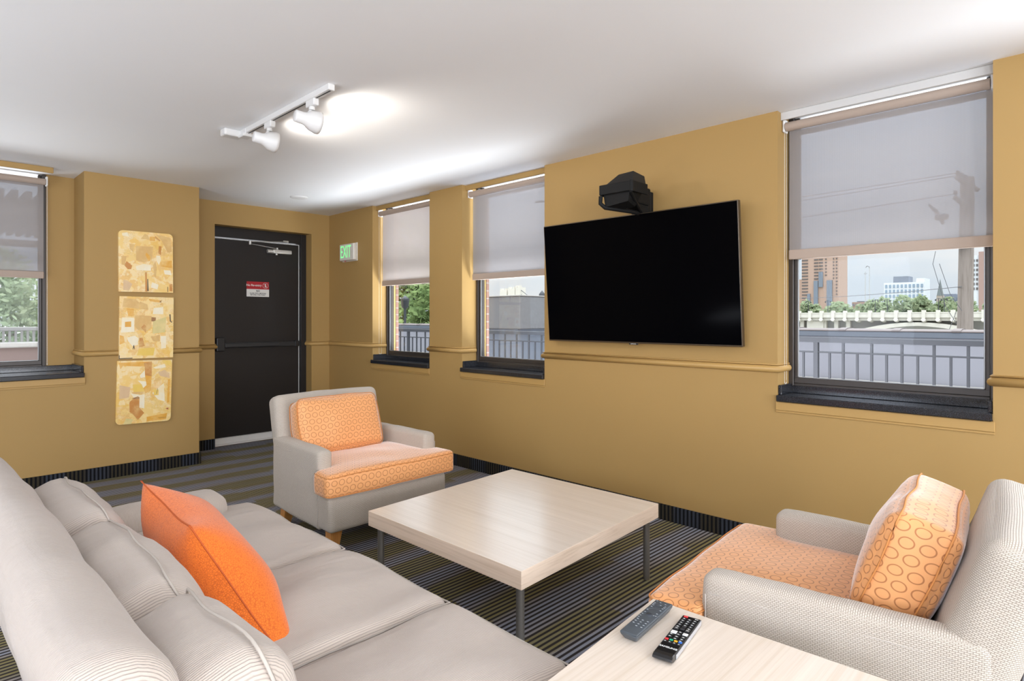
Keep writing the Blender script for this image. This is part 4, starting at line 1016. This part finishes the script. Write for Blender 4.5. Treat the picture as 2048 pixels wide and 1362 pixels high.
# near lamp post by the trees
root=thing('lamp_post','dark lantern lamp post in front of the trees by the door window','lamp post',(20,27.89,-3))
G().cyl((0,0,0),(0,0,4.9),.09,.07,n=10).build('post',O_['rail'],root)
G().lathe((0,0,4.85),(0,0,1),[(0,.09),(.1,.2),(.5,.24),(.55,.26),(.7,.06),(.75,0)],10).build('lantern',O_['rail'],root)
root=thing('lamp_post','tall lamp post right of the grey rooftop box','lamp post',(60,53.04,-10))
G().cyl((0,0,0),(0,0,14.0),.16,.10,n=8).build('post',O_['rail'],root)
G().lathe((0,0,13.6),(0,0,1),[(0,.1),(.2,.4),(.9,.42),(1.3,.1),(1.4,0)],10).build('lantern',O_['rail'],root)
# buildings
def facade(root,x,rects,mat,name='window'):
    """rects (y0,y1,z0,z1) local, each a pane of its own; shares meshes by size"""
    cache={}
    for a,b,c,d in rects:
        k=(round(b-a,2),round(d-c,2))
        if k not in cache:
            cache[k]=G().box(-.35,.05,-k[0]/2,k[0]/2,-k[1]/2,k[1]/2).build(name,mat,root).data; o=root.children[-1]
            o=[q for q in root.children if q.data==cache[k]][0]
        else:
            o=bpy.data.objects.new(name,cache[k]);COL.objects.link(o);o.parent=root
        o.location=(x,(a+b)/2,(c+d)/2)
root=thing('apartment_tower','tall tan brick apartment tower at the left of the skyline','building',(600,187,-14))
g=G();g.box(0,26,-15.8,16.2,0,77);g.build('tower_block',O_['tan'],root)
g=G();g.box(2,20,16.2,21.5,0,52);g.build('side_wing',O_['tan'],root)
g=G();g.box(-1.5,0,-10.5,-6.0,0,50);g.box(-1.5,0,1.6,5.2,0,50);g.build('recessed_bay',O_['winb'],root)
g=G();g.box(-1.2,0,-2.6,1.0,44,58);g.box(-1.2,0,8.4,11.0,0,38);g.build('glazed_bay',O_['winb'],root)
rc=[]
for k in range(13):
    z=36.5+k*2.95
    rc.append((10.6,16.0,z,z+1.2))
    if k>4: rc.append((1.6,5.2,z,z+1.2))
    if k>6: rc.append((-2.4,1.0,z,z+1.2))
    rc.append((-14.6,-13.4,z,z+1.2));rc.append((-6.0+.4,-4.3,z,z+1.2)) if k>5 else None
    rc.append((-12,-11,z,z+1.2)) if k>4 else None
for k in range(10): rc.append((12.2,16.0,6+k*2.95+14-14+1,7.2+k*2.95+1))
facade(root,0,rc[:88],O_['win'])
root=thing('glass_tower','white glass apartment block in the middle of the skyline','building',(500,100,-14))
g=G();g.box(0,20,-11.5,12.8,0,40.6);g.box(2,20,-11.5,-6.5,40.6,43.3);g.build('tower_block',O_['white'],root)
g=G();g.box(1,14,-2.2,7.2,40.6,45.0);g.build('roof_plant',O_['slate'],root)
rc=[]
for i in range(10):
    y=-10.9+2.4*i
    rc+=[(y,y+1.3,26+3.6*k,28.4+3.6*k) for k in range(4)]
facade(root,0,rc,O_['wing'])
root=thing('white_tower','tall white apartment tower behind the utility pole','building',(500,60.5,-14))
g=G();g.box(0,18,-2.3,5.2,0,56.8);g.build('tower_block',O_['white'],root)
g=G();g.box(-1,18,-7,-2.3,0,59);g.build('brick_flank',plain('dark_red_flank',(.30,.20,.17),.8),root)
facade(root,0,[(-1.8+1.7*i,-.9+1.7*i,34+3.1*k,35.6+3.1*k) for i in range(4) for k in range(7)],O_['win'])
for i,(x,y,w,h,d,lab,mt) in enumerate(((560,62.5,6.0,33.0,14,'low grey block at the right edge of the skyline behind the pole','slate'),(540,80,15,32.0,14,'low slate office block right of the church spire','slate'),(640,163,16,30.5,14,'low brown brick block between the tan tower and the trees','tan'))):
    root=thing('office_block',lab,'building',(x,y,-14))
    g=G();g.box(0,d,-w/2,w/2,0,h);g.build('block',O_[mt],root)
    g=G();g.box(1,d-1,-w/4,w/4,h,h+1.0);g.build('roof_plant',O_['slate'],root)
    facade(root,0,[(-w/2+.6+k*w/6,-w/2+.6+k*w/6+w/10,h-3.6,h-1.6) for k in range(6)],O_['winb'])
root=thing('church','stone church tower with a pointed dark spire','church',(450,71.55,-14))
g=G();g.box(0,5,-1.7,1.7,0,29.2);g.box(0,18,-7,-1.7,0,25.5);g.build('stone_tower',O_['stone'],root)
g=G();v=[(-.1,-1.55,29.2),(3.2,-1.55,29.2),(3.2,1.55,29.2),(-.1,1.55,29.2),(1.5,0,39.6)];g.add(v,[(0,1,4),(1,2,4),(2,3,4),(3,0,4),(3,2,1,0)]);g.build('spire',O_['spire'],root)
for k,(y,z,lab) in enumerate(((74.87,22.0,'left of two slim transmission pylons above the trees'),(73.23,23.4,'right of two slim transmission pylons, with a curved top'))):
    root=thing('transmission_pylon',lab,'pylon',(300,y,-14),0,'slim transmission pylons')
    g=G();g.cyl((0,0,0),(0,0,z+14),.28,.16,n=8);g.build('mast',plain('pale_galvanised',(.38,.38,.38),.6),root)
    if k: G().tube([(0,0,z+13.8),(0,.2,z+14.6),(0,.9,z+14.9),(0,1.5,z+14.2)],.14,6).build('curved_arm',O_['wire'],root)
    else: G().tube([(0,-.6,z+13),(0,.6,z+13)],.1,6).build('cross_arm',O_['wire'],root)
# suspension bridge towers behind the rooftop box
root=thing('suspension_bridge','cream suspension bridge towers and cables behind the grey rooftop box','bridge',(400,390,-14))
for i,(y,w,h) in enumerate(((12,9,41.5),(1.5,9,42.6),(-6.5,5.5,43.6))):
    g=G();g.box(0,8,y-w/2,y+w/2,0,h);
    for q in(-1,1): g.box(0,3,y+q*w*.32-1,y+q*w*.32+1,h,h+1.6)
    g.build('tower',O_['bridge'],root)
for i in range(2):
    g=G();g.tube([(2,-9,41-4*i),(2,-22,33-4*i),(2,-36,25.5-4*i),(2,-60,17)],.32,6);g.build('suspension_cable',O_['wire'],root)
# utility pole + wires
root=thing('utility_pole','weathered wooden utility pole with crossarms outside the skyline window','utility pole',(17.3,2.30,-4))
g=G();g.cyl((0,.03,0),(0,-.075,8.57),.185,.135,n=16);g.build('pole',O_['poleW'],root)
for (a,b) in(((-.81,.0,8.44),(1.0,-.14,8.44)),((-1.46,-.06,7.89),(.3,-.10,7.89))):
    a=Vector(a);b=Vector(b);dr=(b-a).normalized();sd=Vector((1,0,0))
    g=G();g.tube([a,b],(.062,.075),4);g.build('crossarm',O_['poleW'],root)
for i,(y,z) in enumerate(((.0,8.52),(-.02,8.52),(-.05,8.52),(-.05,7.97))):
    g=G();g.lathe((-.75+.3*i if i<3 else -1.4,y,z),(0,0,1),[(0,.02),(.02,.045),(.06,.035),(.08,.045),(.1,0)],8);g.build('insulator',O_['wire'],root)
g=G();g.rbox(-.35,-.15,.25,.50,7.62,7.75,.02,1);g.tube([(-.25,.62,8.0),(-.25,.40,7.7)],.035,6);g.tube([(-.25,.50,7.88),(-.25,.34,7.52)],.04,6);g.build('cutout_switch',O_['wire'],root)
g=G();g.rbox(-.32,-.05,-.20,.22,7.02,7.16,.02,1);g.rbox(-.3,-.1,.28,.55,6.98,7.06,.02,1);g.build('equipment_bracket',O_['fascia'],root)
g=G();g.tube([(-.2,.1,5.2),(-.24,.3,5.6),(-.22,.55,6.6),(-.2,.50,6.9)],.006,5);g.tube([(-.2,.1,5.5),(-.24,.25,5.0),(-.24,.14,4.9)],.006,5);g.tube([(-.2,.0,5.5),(-.24,.22,5.9),(-.24,.42,6.6)],.006,5);g.build('slack_cable',O_['wire'],root)
wl=[('upper power line running left from the utility pole',8.56,.0,22,60,11.0),('second power line running left from the utility pole',8.56,-.02,22.6,60,10.4),('third power line below the upper pair',7.99,-.05,22,60,9.1),('lowest telephone line left of the utility pole',6.05,.0,60,34,8.5)]
for i,(lab,z,y,x1,y1,z1) in enumerate(wl):
    a=Vector((17.3+(-.75,-.45,-1.4,-.2)[i],2.30+y,-4+z));b=Vector((x1,y1,-4+z1+1.5))
    pts=[]
    for q in range(25):
        t=q/24;p=a.lerp(b,t);p.z-=1.1*4*t*(1-t);pts.append(p)
    g=G();g.tube([p-a for p in pts],.008,5)
    o=g.build('power_line',O_['wire'],None,a);tag(o,lab,'power line','power lines from the utility pole')
# second pole fragment seen in window beside the television
root=thing('utility_pole','distant utility pole with lamp arm behind the television edge','utility pole',(30,25.3,-6))
g=G();g.cyl((0,0,0),(0,0,16),.17,.13,n=10);g.build('pole',O_['poleW'],root)
g=G();g.tube([(0,0,14.6),(-.2,.5,14.9),(-.3,1.1,15.0)],.06,6);g.rbox(-.42,-.2,.9,1.5,14.93,15.06,.03,1);g.build('lamp_arm',O_['wire'],root)
g=G();g.tube([(-.1,-.9,12.6),(-.1,.9,12.6)],.07,4);g.tube([(-.1,-.7,10.9),(-.1,.7,10.9)],.07,4);g.build('crossarm',O_['poleW'],root)
# pergola and neighbours beyond the niche window
root=thing('pergola','brown wooden pergola roof outside the niche window','pergola',(0,9,0))
g=G();g.rbox(-4,2.6,-.03,.03,2.53,2.71,.006,1);g.build('front_beam',O_['pergola'],root)
g=G();g.rbox(-4,2.6,3.97,4.03,2.53,2.64,.006,1);g.build('rear_beam',O_['pergola'],root)
sl=G().rbox(-.032,.032,-.10,4.15,2.71,2.80,.004,1).build('rafter',O_['pergola'],root)
for i in range(24):
    c=sl if i==0 else sl.copy()
    if i: COL.objects.link(c);c.parent=root
    c.location=(-.9+.125*i,0,0)
for x in(-3.9,2.5):
    for y in(0,4): G().rbox(x-.06,x+.06,y-.06,y+.06,.02,2.53,.005,1).build('post',O_['pergola'],root)
root=thing('brick_wall','low red brick wall outside the niche window','wall',(0,9.6,0))
g=G();g.box(-4,3.4,-.12,.12,0.02,.97);g.build('brick_face',plain('dusky_brick',(.17,.125,.115),.85),root)
g=G();g.rbox(-4,3.4,-.16,.16,.97,1.03,.01,1);g.build('coping',O_['kerb'],root)
root=thing('patio_railing','pale slatted patio railing behind the low brick wall','railing',(0,14,0))
g=G();g.rbox(-4,5,-.04,.04,1.10,1.17,.008,1);g.build('top_rail',O_['kerb'],root)
g=G();g.rbox(-4,5,-.03,.03,.02,.12,.008,1);g.build('bottom_rail',O_['kerb'],root)
sp=G().rbox(-.018,.018,-.018,.018,.12,1.10,.003,1).build('spindle',O_['kerb'],root)
for i in range(22):
    c=sp if i==0 else sp.copy()
    if i: COL.objects.link(c);c.parent=root
    c.location=(.95+.085*i,0,0)

# ------------------------------------------------------------------ light
w=bpy.data.worlds.new('sky');S.world=w;w.use_nodes=True;nt=w.node_tree;nt.nodes.clear()
class WN(NT):
    def __init__(s): s.t=nt
N=WN();out=nt.nodes.new('ShaderNodeOutputWorld')
v=N.coord('Generated');x,y,z=N.sep(v)
k=N.math('MAXIMUM',z,0.0)
cl=N.noise(N.scale(v,(3,3,9)),1.6,4,.55)
col=N.mix(N.n('ShaderNodeMapRange',{0:cl,1:.38,2:.62,3:0.,4:1.}),(.86,.93,1.0),(1.0,1.0,1.0))
st=N.math('MULTIPLY',N.math('ADD',N.math('MULTIPLY',N.math('MULTIPLY',k,k),8.0),.90),N.math('ADD',N.math('MULTIPLY',cl,.12),.94))
gs=N.math('LESS_THAN',z,-.01);st=N.math('MULTIPLY',st,N.math('SUBTRACT',1.0,N.math('MULTIPLY',gs,.5)))
bg=N.n('ShaderNodeBackground',{0:col,1:st});nt.links.new(bg,out.inputs[0])
def area(name,loc,rot,sx,sy,power,col=(1,1,1)):
    l=bpy.data.lights.new(name,'AREA');l.shape='RECTANGLE';l.size=sx;l.size_y=sy;l.energy=power;l.color=col
    o=bpy.data.objects.new(name,l);COL.objects.link(o);o.location=loc;o.rotation_euler=rot;return o
for i,(a,b) in enumerate(LW): area('daylight_left_window',(XL-.02,(a+b)/2,1.525),(0,R(-70),0),1.6,b-a-.04,(75,60,50)[i],(.84,.94,1.12))
for i,(a,b) in enumerate(RW): area('daylight_rear_window',((a+b)/2,YB-.02,1.525),(R(90),0,0),b-a-.04,1.6,165,(.92,.97,1.06))
for i,(a,b) in enumerate(BACKW): area('daylight_side_window',(XR+.16,(a+b)/2,1.68),(0,R(90),0),1.6,b-a-.04,22,(.90,.96,1.08))
area('ceiling_fill_behind_viewer',(-1.0,-1.2,1.1),(R(180),0,0),1.2,1.2,70,(.90,.96,1.08))  # unseen upward fill, added to brighten the ceiling; no lamp stands here
area('ceiling_fill_beside_sofa',(-1.6,3.6,.6),(R(180),0,0),1.0,1.0,45,(.90,.96,1.08))  # second added fill, out of view, lifting the far ceiling
area('terrace_fill',(4.45,3.85,.05),(R(180),0,0),.95,5.2,720,(.95,.98,1.04))  # area light added below the sills to brighten ceiling and window reveals
area('patio_fill',(.4,7.65,.05),(R(180),0,0),2.0,.7,110,(.95,.98,1.04))  # small unseen fill added outside to light the niche reveal
for p,ax in spots:
    l=bpy.data.lights.new('spot_lamp','SPOT');l.energy=15;l.spot_size=R(165);l.spot_blend=1.0;l.shadow_soft_size=.05;l.color=(1,.95,.88)
    o=bpy.data.objects.new('spot_lamp',l);COL.objects.link(o);o.location=p;d=Vector((ax.x,ax.y,-.08));o.rotation_euler=d.to_track_quat('-Z','Y').to_euler()

# ------------------------------------------------------------------ camera and view
cam=bpy.data.cameras.new('camera');co=bpy.data.objects.new('camera',cam);COL.objects.link(co)
cam.sensor_width=36;cam.lens=1209.0/2048*36;cam.shift_y=-(681-636.2)/2048;cam.clip_start=.02;cam.clip_end=5000
co.location=(0,0,1.33);co.rotation_euler=(R(90),0,.7735-math.pi/2)
S.camera=co
vs=S.view_settings;vs.view_transform='Standard';vs.look='None';vs.gamma=1;vs.exposure=.02;vs.use_curve_mapping=False
